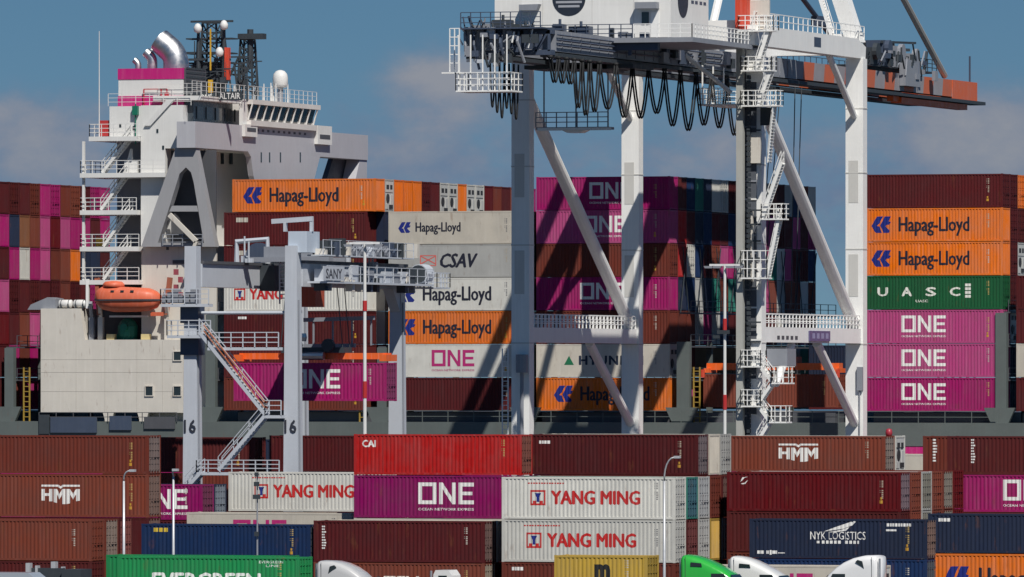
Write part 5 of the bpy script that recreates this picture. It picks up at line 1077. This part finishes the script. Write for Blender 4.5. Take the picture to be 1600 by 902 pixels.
seg('spreader_flipper', lambda b: [b.box(XC + d - .15, XC + d + .15, LY - W2 - .12, LY - W2 - .02, ztop - .3, ztop + .4) for d in (-6.1, 6.1)], RED)
container(XC - 6.095, LY - W2, zlo, RUST, 'rust brown container hanging from the orange quay crane spreader', 'suspended containers', H=2.9)

# ------------------------------------------------------------------ rubber-tyred yard crane
RN, RF = 598.0, 621.5
ZG1, ZG0 = Z_(380, 413, RN + 4), Z_(380, 449, RN + 4)
rx0, rx1 = X_(301, RN), X_(458, RN)
rtg = empty('yard_crane', ((rx0 + rx1) / 2, 610, 0), 'pale grey rubber-tyred yard crane numbered sixteen lifting a magenta container', 'crane')
def rs(name, fn, mat, parent=None, smooth=False): b = MB(); fn(b); return b.build(name, mat, parent or rtg, smooth)
for x in (rx0, rx1):
    for y in (RN, RF):
        o = rs('leg', lambda b: b.add([(x - .62, y - .55, 1.9), (x + .62, y - .55, 1.9), (x + .62, y + .55, 1.9), (x - .62, y + .55, 1.9), (x - .45, y - .5, ZG1 + (1.3 if y == RN else -1.8)), (x + .45, y - .5, ZG1 + (1.3 if y == RN else -1.8)), (x + .45, y + .5, ZG1 + (1.3 if y == RN else -1.8)), (x - .45, y + .5, ZG1 + (1.3 if y == RN else -1.8))], [(0, 3, 2, 1), (4, 5, 6, 7), (0, 1, 5, 4), (1, 2, 6, 5), (2, 3, 7, 6), (3, 0, 4, 7)]), RTGG)
        rs('leg_conduit', lambda b: b.tube((x + .66, y - .3, 2), (x + .55, y - .3, ZG0 - 1), .06, 6), STEEL, o)
    for y in (RN, RF):
        for d in (-1.6, 1.6): rs('wheel', lambda b: (b.lathe([(.3, -.3), (.75, -.32), (.78, -.2), (.78, .2), (.75, .32), (.3, .3)], (x + d, y, .79), 18, 'y')), BLACK)
    rs('girder', lambda b: b.box(x - .55, x + .55, RN + .56, RF + .52, ZG0, ZG1), RTGG)
    rs('girder_top_rail', lambda b: (b.box(x - .7, x + .7, RN + .56, RF + .52, ZG1 + .003, ZG1 + .22)), DGREY)
    rs('girder_fillet', lambda b: b.prism_x([(RF - .56, ZG0 - .003), (RF - 2.2, ZG0 - .003), (RF - .56, ZG0 - 1.7)], x - .4, x + .4), RTGG)
for y in (RN, RF): rs('sill_beam', lambda b: b.box(rx0 - 2.6, rx1 + 2.6, y - .4, y + .4, 1.2, 1.89), RTGG)
ym = RN - .56
for x in (rx0, rx1): sign('number_lettering', '16', .95, 1.0, (x, ym - .03, Z_(301, 666, RN)), None, rtg, (.03, .035, .05), .02)
# tie pipes and walkways between the near legs
rs('tie_pipe', lambda b: b.tube((rx0 + .5, RN, Z_(380, 489, RN)), (rx1 - .5, RN, Z_(380, 489, RN)), .12, 8), RTGG)
def rwalk(pxa, pxb, py, d0=-1.5, d1=-.6, hgt=1.1):
    z = Z_(400, py, RN); x0, x1 = X_(pxa, RN), X_(pxb, RN); rs('walkway', lambda b: (b.box(x0, x1, RN + d0, RN + d1, z - .22, z), b.rail([(x0, RN + d0, z), (x1, RN + d0, z)], hgt, .9, .035, 3), b.rail([(x0, RN + d0, z), (x0, RN + d1, z)], hgt, .9, .035, 3)), RTGG)
rwalk(262, 337, 475); rwalk(272, 340, 524); rwalk(335, 446, 543); rwalk(425, 450, 649); rwalk(318, 447, 738, hgt=.9)
def rst(a, p, c, q): rs('stair', lambda b: b.stair((X_(a, RN), RN - 1.1, Z_(400, p, RN)), (X_(c, RN), RN - 1.1, Z_(400, q, RN)), .8, True), RTGG)
rst(425, 648, 322, 519); rst(352, 735, 424, 650); rst(300, 765, 325, 738)
rs('stair_handrail', lambda b: (b.beam((X_(425, RN), RN - 1.6, Z_(400, 628, RN)), (X_(330, RN), RN - 1.6, Z_(400, 508, RN)), .07, .07), b.beam((X_(425, RN), RN - 1.6, Z_(400, 637, RN)), (X_(330, RN), RN - 1.6, Z_(400, 517, RN)), .06, .06)), M('rail_orange', (.50, .16, .06), .5))
rs('leg_stack_lights', lambda b: [b.box(X_(280 + 7 * (k % 2), RN), X_(285 + 7 * (k % 2), RN), RN - 1.2, RN - .8, Z_(280, 430 + 12 * k, RN), Z_(280, 421 + 12 * k, RN)) for k in range(4)], M('light_red', (.35, .06, .08), .5))
rs('leg_machinery', lambda b: [b.box(X_(262 + k * 9, RN), X_(268 + k * 9 + (k % 3), RN), RN - 1.3, RN - .6, Z_(280, 474, RN), Z_(280, 462 - 5 * (k % 3), RN)) for k in range(6)], STEEL)
for p_, q_ in ((505, 478), (555, 528)): rs('leg_collar', lambda b: b.box(rx0 - .72, rx0 + .72, RN - .7, RN + .62, Z_(300, p_, RN), Z_(300, q_, RN)), NAVY)
# electrical house, service crane and machinery deck on the right girder
yg = RN + 1.0
rs('control_house', lambda b: b.box(X_(459, yg), X_(488, yg), yg - 1.2, yg + 1.6, Z_(470, 395, yg), Z_(470, 362, yg)), M('control_blue_grey', (.50, .57, .66), .5))
rs('service_crane', lambda b: (b.beam((X_(487, yg), yg, Z_(470, 362, yg)), (X_(487, yg), yg, Z_(470, 346, yg)), .24, .24), b.beam((X_(425, yg), yg, Z_(470, 346, yg)), (X_(489, yg), yg, Z_(470, 342, yg)), .3, .35), b.box(X_(444, yg), X_(448, yg), yg - .2, yg + .2, Z_(470, 362, yg), Z_(470, 348, yg))), RTGG)
rs('pipe_frame', lambda b: b.path([(X_(370, 612), 612, Z_(370, 412, 612)), (X_(370, 612), 612, Z_(370, 378, 612)), (X_(418, 612), 612, Z_(418, 374, 612)), (X_(418, 612), 612, Z_(418, 412, 612))], .22, 8), RTGG)
rs('cable_reel', lambda b: (b.lathe([(.3, -.3), (1.0, -.3), (1.0, -.2), (.4, -.18), (.4, .18), (1.0, .2), (1.0, .3), (.3, .3)], (X_(405, 616), 616, Z_(405, 400, 616)), 18, 'y')), NAVY)
rs('trolley_cab', lambda b: (b.box(X_(413, 612), X_(436, 612), 611, 613.5, Z_(424, 455, 612), Z_(424, 415, 612)),), DARK)
rs('trolley_ladder', lambda b: ([b.beam((X_(437, 611), 611, Z_(440, py, 611)), (X_(446, 611), 611, Z_(440, py, 611)), .08, .08) for py in range(400, 470, 6)], b.beam((X_(437, 611), 611, Z_(440, 396, 611)), (X_(437, 611), 611, Z_(440, 475, 611)), .1, .1), b.beam((X_(446, 611), 611, Z_(440, 396, 611)), (X_(446, 611), 611, Z_(440, 475, 611)), .1, .1)), RTGG)
r2 = random.Random(9); GX = rx1 + .75
dk = rs('machinery_deck', lambda b: (b.box(GX, GX + 1.6, RN + 1, RF + 1.8, ZG0 + .25, ZG0 + .40), b.box(GX, GX + 1.3, RN + 1, RF - 2, ZG1 + .55, ZG1 + .65)), RTGG)
rs('deck_rail', lambda b: (b.rail([(GX + 1.55, RN + 1, ZG0 + .4), (GX + 1.55, RF + 1.8, ZG0 + .4)], 1.15, 1.8, .026, 2), b.rail([(GX + 1.25, RN + 1, ZG1 + .65), (GX + 1.25, RF - 2, ZG1 + .65)], 1.1, 1.8, .024, 2)), RTGG, dk)
for k in range(11):
    y = RN + 2 + k * 1.9; hh = r2.uniform(.6, 1.3); rs('drive_cabinet', lambda b: b.box(GX + .2, GX + 1.2, y, y + r2.uniform(.9, 1.5), ZG0 + .41, ZG0 + .41 + hh), r2.choice([RTGG, STEEL, RTGG, DARK]), dk)
for k in range(9):
    y = RN + 3 + k * 1.8; hh = r2.uniform(.5, 1.2); rs('hoist_gear', lambda b: (b.box(GX - .3, GX + .9, y, y + r2.uniform(.6, 1.3), ZG1 + .66, ZG1 + .66 + hh), b.lathe([(.35, -.3), (.35, .3)], (GX + .9, y + .4, ZG1 + 1.0), 10, 'x')), r2.choice([STEEL, DARK, RTGG, NAVY, STEEL]), dk)
for k in range(26):
    y = RN + 1.5 + r2.uniform(0, 21); z = r2.choice([ZG0 + .42, ZG1 + .66, ZG0 - .3]); rs('small_gear', lambda b: b.box(GX + r2.uniform(.2, .9), GX + r2.uniform(1.0, 1.5), y, y + r2.uniform(.2, .7), z, z + r2.uniform(.3, 1.3)), r2.choice([DARK, STEEL, DARK, NAVY, CREAM]), dk)
for k in range(12):
    px = r2.uniform(370, 600); q = P(px, 411 + .05 * (px - 400), 607 + r2.uniform(0, 10)); rs('conduit_post', lambda b: (b.tube(tuple(q), (q.x, q.y, q.z + r2.uniform(.7, 2.0)), .07, 6), b.box(q.x - .3, q.x + .3, q.y, q.y + .3, q.z, q.z + r2.uniform(.3, .8))), r2.choice([DARK, STEEL, RTGG]))
q = PX(522, 428, GX + 1.66); nb = rs('name_panel', lambda b: b.box(GX + 1.6, GX + 1.66, q.y - 2.3, q.y + 2.3, q.z - .5, q.z + .55), RTGG, dk)
vs, fs = text_poly('SANY', 3.6, .75, .02); bb = MB(); bb.add([(GX + 1.666, q.y + v_[0], q.z + v_[1]) for v_ in vs], fs); bb.build('name_lettering', M_PRINT, nb, color=(.05, .055, .07))
rs('fan_drum', lambda b: b.lathe([(.75, -.8), (.78, .8)], (GX + .4, RF + 2.4, ZG0 + 1.2), 16, 'y'), RTGG)
rs('fan_drum_face', lambda b: b.lathe([(.68, -.06), (.68, .0)], (GX + .4, RF + 1.58, ZG0 + 1.2), 16, 'y'), DARK)
rs('end_platform', lambda b: cage(b, GX - .3, GX + 1.8, RF + 1.9, RF + 5.0, ZG0 + .2, 1.1, .8), RTGG)
# trolley beams hanging the spreader, spreader and the lifted container
LYR = 609.5; lx0 = X_(365, LYR - W2); zr0 = Z_(480, 627, LYR - W2); zr1 = zr0 + 2.9
lxm = lx0 + 6.1
for dx in (-2.5, 2.5):
    for dy in (-.8, .8): rs('hoist_rope', lambda b: b.tube((lxm + dx * .8, LYR + dy, ZG0 + .5), (lxm + dx, LYR + dy, zr1 + .9), .04, 5), DARK)
rs('spreader', lambda b: (b.box(lxm - 5.9, lxm + 5.9, LYR - .5, LYR + .5, zr1 + .25, zr1 + .72), b.box(lxm - 6.1, lxm - 5.55, LYR - W2, LYR + W2, zr1 + .1, zr1 + .6), b.box(lxm + 5.55, lxm + 6.1, LYR - W2, LYR + W2, zr1 + .1, zr1 + .6)), ORANGE)
rs('headblock', lambda b: (b.box(lxm - 2.4, lxm + 2.6, LYR - .9, LYR + .9, zr1 + .73, zr1 + 1.15), b.lathe([(.5, -.2), (.5, .2)], (lxm - 1.2, LYR - 1.0, zr1 + 1.3), 12, 'y'), b.lathe([(.5, -.2), (.5, .2)], (lxm + 1.4, LYR - 1.0, zr1 + 1.3), 12, 'y')), DARK)
rs('headblock_motor', lambda b: (b.lathe([(.32, -1), (.32, 1)], (lxm + .1, LYR - 1.1, zr1 + .5), 10, 'x'), b.lathe([(.3, -.3), (.36, 0), (.3, .3)], (lxm - .7, LYR - .9, zr1 + 1.9), 10)), SILVER)
rs('trolley_frame', lambda b: (b.box(rx0 + .6, rx1 - .6, LYR - 2, LYR - 1.6, ZG1 + .25, ZG1 + .6), b.box(rx0 + .6, rx1 - .6, LYR + 1.6, LYR + 2, ZG1 + .25, ZG1 + .6), b.box(rx0 + 2, rx1 - 1.5, LYR - 1.59, LYR + 1.59, ZG1 + .3, ZG1 + 1.4)), STEEL)
rs('operator_cab', lambda b: (b.box(X_(478, 613), X_(500, 613), 612, 614, Z_(480, 480, 613), Z_(480, 448, 613)), ), M('cab_red', (.42, .07, .03), .5))
rs('lower_pipe_rack', lambda b: (b.beam((X_(475, 613), 613, Z_(540, 500, 613)), (X_(585, 613), 613, Z_(540, 497, 613)), .3, .3), b.beam((X_(475, 613), 613, Z_(540, 541, 613)), (X_(555, 613), 613, Z_(540, 540, 613)), .35, .3), [b.beam((X_(p, 613), 613, Z_(540, 540, 613)), (X_(p, 613), 613, Z_(540, 500, 613)), .12, .12) for p in (490, 520, 550, 580)]), STEEL)
container(lx0, LYR - W2, zr0, PINK, 'magenta container with white lettering hanging from the orange yard crane spreader', 'suspended containers', H=2.9, logo='one_w', lx=.8, endcol=(.22, .04, .12))
# ------------------------------------------------------------------ lamps, masts, trucks
LAMPG = M('lamp_grey', (.55, .56, .58), .4, .3, .2, .05)
def street_lamp(px, Y, py_bend, pxt, pyt, label):
    x = X_(px, Y); zb = Z_(px, py_bend, Y); t = P(pxt, pyt, Y - .5)
    r = empty('street_lamp', (x, Y, 0), label, 'street lamp', 'street lamps along the yard road')
    MB().path([(x, Y, 0), (x, Y, 1.2), (x, Y, zb)], .08, 10, [.12, .10, .07]).build('pole', LAMPG, r, True)
    d = t.x - x; pts = [(x, Y, zb - .02)] + [(x + d * (1 - math.cos(a)), Y - .25 * math.sin(a), zb + (t.z - zb) * math.sin(a)) for a in [k / 6 * math.pi / 2 for k in range(1, 7)]]
    MB().path(pts, .055, 8).build('arm', LAMPG, r, True)
    s = 1 if d > 0 else -1; e = Vector(pts[-1]); b = MB(); b.box(min(e.x, e.x + s * .38), max(e.x, e.x + s * .38), e.y - .16, e.y + .16, e.z - .06, e.z + .1); h_ = b.build('lamp_head', LAMPG, r)
    MB().box(min(e.x + s * .1, e.x + s * .34), max(e.x + s * .1, e.x + s * .34), e.y - .12, e.y + .12, e.z - .09, e.z - .062).build('lens', GLASS, h_)
    MB().box(x - .22, x + .22, Y - .22, Y + .22, 0, .05).build('base_plate', LAMPG, r)
street_lamp(193.5, 535, 752, 201, 736, 'grey street lamp in front of the brown containers')
street_lamp(271, 538, 745, 268, 735, 'grey street lamp rising behind the green container')
street_lamp(1038, 535, 752, 1052, 715, 'tall curved street lamp in front of the white lettered pair')
mp = empty('slender_mast', P(402, 902, 539) * 1.0, 'thin dark camera mast in front of the navy blue container', 'mast'); mp.location.z = 0
xm = X_(402, 539)
MB().tube((xm, 539, 0), (xm, 539, Z_(402, 742, 539)), .08, 8, .045).build('pole', STEEL, mp)
for py, w_ in ((760, .35), (780, .5), (745, .25), (838, .3)): MB().box(xm - w_ / 2, xm + w_ / 2, 538.8, 538.92, Z_(402, py, 539), Z_(402, py, 539) + .3).build('camera_box', DARK, mp)
REDW = M('band_red', (.45, .02, .02), .5)
def light_mast(px, Y, pyt, bands, arm, label):
    x = X_(px, Y); zt = Z_(px, pyt, Y); r = empty('light_mast', (x, Y, 0), label, 'light mast', 'banded light masts')
    MB().tube((x, Y, 0), (x, Y, zt), .15, 10, .11).build('pole', SHIPW, r)
    for p, q in bands: MB().tube((x, Y, Z_(px, q, Y)), (x, Y, Z_(px, p, Y)), .165, 10).build('red_band', REDW, r)
    MB().box(x - arm, x + arm, Y - .09, Y + .09, zt - .05, zt + .12).build('cross_arm', SHIPW, r)
    for d in (-arm, -arm * .45, arm * .45, arm):
        MB().prism_y([(x + d - .4, zt - .04), (x + d + .4, zt - .04), (x + d + .3, zt - .22), (x + d - .3, zt - .22)], Y - .35, Y - .1).build('floodlight', STEEL, r)
light_mast(570, 592, 381, [(596, 622), (470, 486)], 1.15, 'white and red light mast rising behind the bright red container')
light_mast(1132.5, 650, 415, [(617, 640), (498, 520)], 1.25, 'white and red light mast beside the quay crane stair tower')
b = MB(); x = X_(1132, 650); b.box(x - .5, x + .5, 649.6, 649.8, Z_(1132, 522, 650), Z_(1132, 516, 650)); b.box(x - .8, x - .3, 649.5, 649.8, Z_(1132, 529, 650), Z_(1132, 524, 650))
lm2 = [o for o in bpy.data.objects if o.name.startswith('light_mast')][-1]; b.build('camera_bracket', DARK, lm2)
# red beacon on the yard stack
r = empty('warning_beacon', P(1389, 690, 577), 'small red beacon by the rust emblem container', 'beacon'); q = P(1389, 680, 577.5)
MB().lathe([(.22, 0), (.26, .25), (.2, .5), (.05, .56)], (q.x, q.y, q.z - .1), 10).build('lamp', M('beacon_red', (.35, .02, .04), .4), r, True); MB().tube((q.x, q.y, q.z - .5), (q.x, q.y, q.z - .1), .05, 6).build('stem', STEEL, r)

def carpaint(name, col):
    m = paint(name, col, .30, 0, .12, 0, .6, .05, .5); m.node_tree.nodes['Principled BSDF'].inputs['Coat Weight'].default_value = .5; return m
def truck(px, Y, pyt, face, col, label, mname, sc_=1.0, style=0):
    """road tractor; px = back wall of the sleeper, face +1 looks along +x"""
    x0 = X_(px, Y); H = Z_(px, pyt, Y); yc = Y + 1.25
    r = empty('road_tractor', (x0, yc, 0), label, 'truck', 'road tractors waiting in front of the yard')
    m = carpaint(mname, col)
    if style == 0: prof = [(0, H - .06), (.15, H), (.9, H - .02), (1.5, H - .16), (2.1, H - .42), (2.6, H - .75), (3.05, H - 1.15)]
    else: prof = [(0, H - .05), (.15, H), (.7, H - .08), (1.3, H - .28), (1.9, H - .55), (2.5, H - .85), (3.05, H - 1.2)]
    prof += [(3.75, 2.0), (4.4, 1.85), (5.5, 1.62), (5.85, 1.3), (5.95, .55)]
    n = 18; vs = []; b = MB()
    for i, (x, z1) in enumerate(prof):
        hw = 1.22 if x < 3.1 else 1.22 - .22 * (x - 3.1) / 2.85; z0 = .55; zm = (z0 + z1) / 2; hh = max((z1 - z0) / 2, .02)
        for k in range(n):
            a = 2 * math.pi * (k + .5) / n; c, s = math.cos(a), math.sin(a); e = .28
            vs.append((x0 + face * x, yc + hw * math.copysign(abs(c) ** e, c), zm + hh * math.copysign(abs(s) ** e, s)))
    mN = len(prof); b.add(vs, [(i * n + k, i * n + (k + 1) % n, (i + 1) * n + (k + 1) % n, (i + 1) * n + k) for i in range(mN - 1) for k in range(n)] + [tuple(range(n)), tuple(range((mN - 1) * n, mN * n))])
    body = b.build('cab', m, r, True)
    X = lambda d: x0 + face * d
    def bx(name, a, c, y0, y1, z0, z1, mat, par=None): q0, q1 = sorted((X(a), X(c))); return MB().box(q0, q1, y0, y1, z0, z1).build(name, mat, par or r)
    for sy in (-1, 1):
        yy = yc + sy * 1.215
        MB().prism_y([(X(1.95), 1.75), (X(3.0), 1.75), (X(3.25), 2.15), (X(2.75), H - 1.15), (X(1.95), H - 1.15)], min(yy, yy + sy * .03), max(yy, yy + sy * .03)).build('side_window', GLASS, r)
        wz = H - .62
        pl = [(X(.75), wz - .18), (X(1.3), wz + .2), (X(1.15), wz + .34), (X(.85), wz + .25)] if style == 0 else [(X(.6), wz - .1), (X(1.35), wz - .1), (X(1.3), wz + .1), (X(.62), wz + .16)]
        MB().prism_y(pl, min(yy, yy + sy * .03), max(yy, yy + sy * .03)).build('sleeper_window', GLASS, r)
        MB().box(min(X(.25), X(.28)), max(X(.25), X(.28)), min(yy, yy + sy * .012), max(yy, yy + sy * .012), 1.0, H - .12).build('panel_seam', DARK, body)
        bx('fuel_tank', .6, 2.4, *sorted((yc + sy * .72, yc + sy * 1.2)), .35, .95, SILVER)
        bx('side_mirror', 3.1, 3.25, *sorted((yc + sy * 1.25, yc + sy * 1.5)), 1.9, 2.6, DARK)
        bx('headlight', 5.55, 5.93, *sorted((yc + sy * .62, yc + sy * .98)), .95, 1.2, GLASS)
        for d in (4.7, -1.0, -2.35):
            w_ = MB(); w_.lathe([(.25, -.16), (.48, -.17), (.52, -.1), (.52, .1), (.48, .17), (.25, .16)], (X(d), yc + sy * 1.05, .52), 18, 'y'); o = w_.build('wheel', BLACK, r)
            MB().lathe([(.24, -.175), (.1, -.19), (.1, .19), (.24, .175)], (X(d), yc + sy * 1.05, .52), 12, 'y').build('rim', SILVER, o)
    MB().add([(X(3.12), yc - 1.02, H - 1.22), (X(3.12), yc + 1.02, H - 1.22), (X(3.78), yc + 1.0, 2.06), (X(3.78), yc - 1.0, 2.06)], [(0, 1, 2, 3)]).build('windscreen', GLASS, r)
    bx('grille', 5.94, 6.0, yc - .5, yc + .5, .7, 1.25, SILVER); bx('bumper', 5.8, 6.1, yc - 1.1, yc + 1.1, .3, .68, m)
    bx('chassis_rail', -3.0, 5.2, yc - .45, yc + .45, .55, .85, DARK); bx('fifth_wheel', -2.4, -1.0, yc - .5, yc + .5, .9, 1.12, DARK)
    MB().tube((X(-.15), yc - .9, .9), (X(-.15), yc - .9, H - .2), .07, 10).build('exhaust_stack', SILVER, r)
    return r
truck(495, 507, 876, 1, (.52, .52, .52), 'silver grey road tractor in front of the rust container with large letters', 'truck_silver')
truck(1064, 508, 867, 1, (.03, .42, .05), 'bright green road tractor beside the yellow container', 'truck_green', style=1)
truck(1140, 514, 869, 1, (.72, .72, .70), 'white road tractor standing just ahead of the green one', 'truck_white', style=1)
truck(1368, 507, 868, -1, (.76, .76, .76), 'white road tractor with dark triangular window under the winged emblem container', 'truck_white_b')
def chassis(x0, x1, Y, label):
    r = empty('container_chassis', ((x0 + x1) / 2, Y + W2, 0), label, 'trailer', 'container chassis')
    MB().box(x0, x1, Y + .75, Y + 1.69, .85, 1.15).build('frame', DARK, r)
    for x in (x0 + 1.0, x0 + 2.3):
        for y in (Y + .2, Y + 2.2): w_ = MB(); w_.lathe([(.25, -.16), (.52, -.14), (.52, .14), (.25, .16)], (x, y, .52), 16, 'y'); w_.build('wheel', BLACK, r)
    for x in (x0 + .15, x1 - .15): MB().box(x - .1, x + .1, Y, Y + 2 * W2, 1.0, 1.19).build('bolster', DARK, r)
    for y in (Y + .5, Y + 1.9): MB().box(x1 - 2.7, x1 - 2.55, y, y + .12, .05, .85).build('landing_leg', STEEL, r)
ye = 507.0; xe = X_(184, ye); zt = Z_(330, 870, ye)
chassis(xe, xe + 12.19, ye, 'low dark chassis carrying the green container')
container(xe, ye, 1.2, (.012, .25, .075), 'bright green container with white lettering on a chassis behind the silver truck', 'containers on chassis', H=2.59, zs=(zt - 1.2) / 2.59, logo='evergreen', end='door')
xe2 = X_(164, ye + 3.4); chassis(xe2, xe2 + 12.19, ye + 3.6, 'low dark chassis beside the one with the green container')
container(xe2, ye + 3.6, 1.2, (.012, .22, .07), 'second green container parked directly behind the lettered green one', 'containers on chassis', H=2.59, zs=(zt - 1.2) / 2.59)
xm_y = X_(866, 508); chassis(xm_y, xm_y + 6.06, 508, 'short chassis carrying the yellow container')
container(xm_y, 508, 1.2, (.46, .30, .045), 'short mustard yellow container with black letter on a chassis', 'containers on chassis', L=6.06, H=2.59, zs=(Z_(938, 868, 508) - 1.2) / 2.59, logo='msc', end='door', endcol=(.30, .2, .03))
# small white yard tractor behind, and a forklift by the brown stack
def yard_tractor(px0, px1, Y, pyt, label):
    x0, x1 = X_(px0, Y), X_(px1, Y); H = Z_(px0, pyt, Y); r = empty('yard_tractor', ((x0 + x1) / 2, Y + 1, 0), label, 'truck')
    b = MB(); b.prism_y([(x0, 1.2), (x1 + .2, 1.2), (x1 + .1, H - .35), (x1 - .15, H), (x0 + .15, H), (x0, H - .3)], Y, Y + 1.7); b.build('cab', carpaint('yard_white', (.74, .74, .73)), r)
    MB().box(x0 + .35, x1 - .25, Y - .02, Y - .003, H - 1.5, H - .35).build('side_window', GLASS, r); MB().box(x0 - 3.5, x1 + 1.2, Y + .2, Y + 2.2, .6, 1.19).build('chassis', SHIPW, r)
    MB().tube((x0 - .25, Y + .3, 1.2), (x0 - .25, Y + .3, H - .05), .08, 8).build('exhaust_stack', STEEL, r)
    for x in (x1 + .5, x0 - 2.6):
        for y in (Y + .2, Y + 2.2): MB().lathe([(.25, -.16), (.52, -.14), (.52, .14), (.25, .16)], (x, y, .52), 16, 'y').build('wheel', BLACK, r)
yard_tractor(677, 704, 528, 891, 'small white yard tractor cab in front of the rust container')
fx, fY = X_(40, 520), 520.0; fk = empty('forklift', (fx + 1.5, fY + 1, 0), 'dark forklift with grey uprights in front of the brown stack', 'forklift')
for k, px in enumerate((40, 53, 76, 90)):
    x = X_(px, fY); MB().box(x, x + (.28, .16, .30, .12)[k], fY + .2 * k, fY + .5 + .2 * k, .2, Z_(px, (880, 884, 878, 886)[k], fY)).build('mast_upright', LAMPG, fk)
MB().box(X_(42, fY), X_(94, fY), fY + .3, fY + .9, 1.0, Z_(60, 888, fY)).build('carriage', DARK, fk); MB().box(X_(96, fY), X_(126, fY), fY, fY + 2, .5, Z_(110, 890, fY)).build('body', DARK, fk)
MB().box(X_(30, fY), X_(126, fY), fY + .1, fY + 2, .3, 1.0).build('chassis', DARK, fk)
for px in (45, 118):
    for y in (fY, fY + 2): MB().lathe([(.2, -.2), (.5, -.18), (.5, .18), (.2, .2)], (X_(px, fY), y, .5), 16, 'y').build('wheel', BLACK, fk)
vx, vY = X_(-30, 505), 505.0; vn = empty('box_van', (vx + 1.7, vY + 1, 0), 'pale blue grey van roof in front of the forklift', 'van'); vz = Z_(20, 895, vY)
b = MB(); b.prism_y([(vx, .5), (vx + 4.6, .5), (vx + 4.5, 1.3), (vx + 3.6, vz - .3), (vx + 3.2, vz), (vx + .1, vz)], vY, vY + 2.0); b.build('body', carpaint('van_paint', (.34, .38, .43)), vn)
MB().prism_y([(vx + 2.6, 1.5), (vx + 3.7, 1.5), (vx + 3.35, vz - .35), (vx + 2.6, vz - .35)], vY - .02, vY - .003).build('side_window', GLASS, vn)
for d in (.9, 3.7):
    for y in (vY + .1, vY + 1.9): MB().lathe([(.15, -.12), (.36, -.12), (.36, .12), (.15, .12)], (vx + d, y, .36), 14, 'y').build('wheel', BLACK, vn)
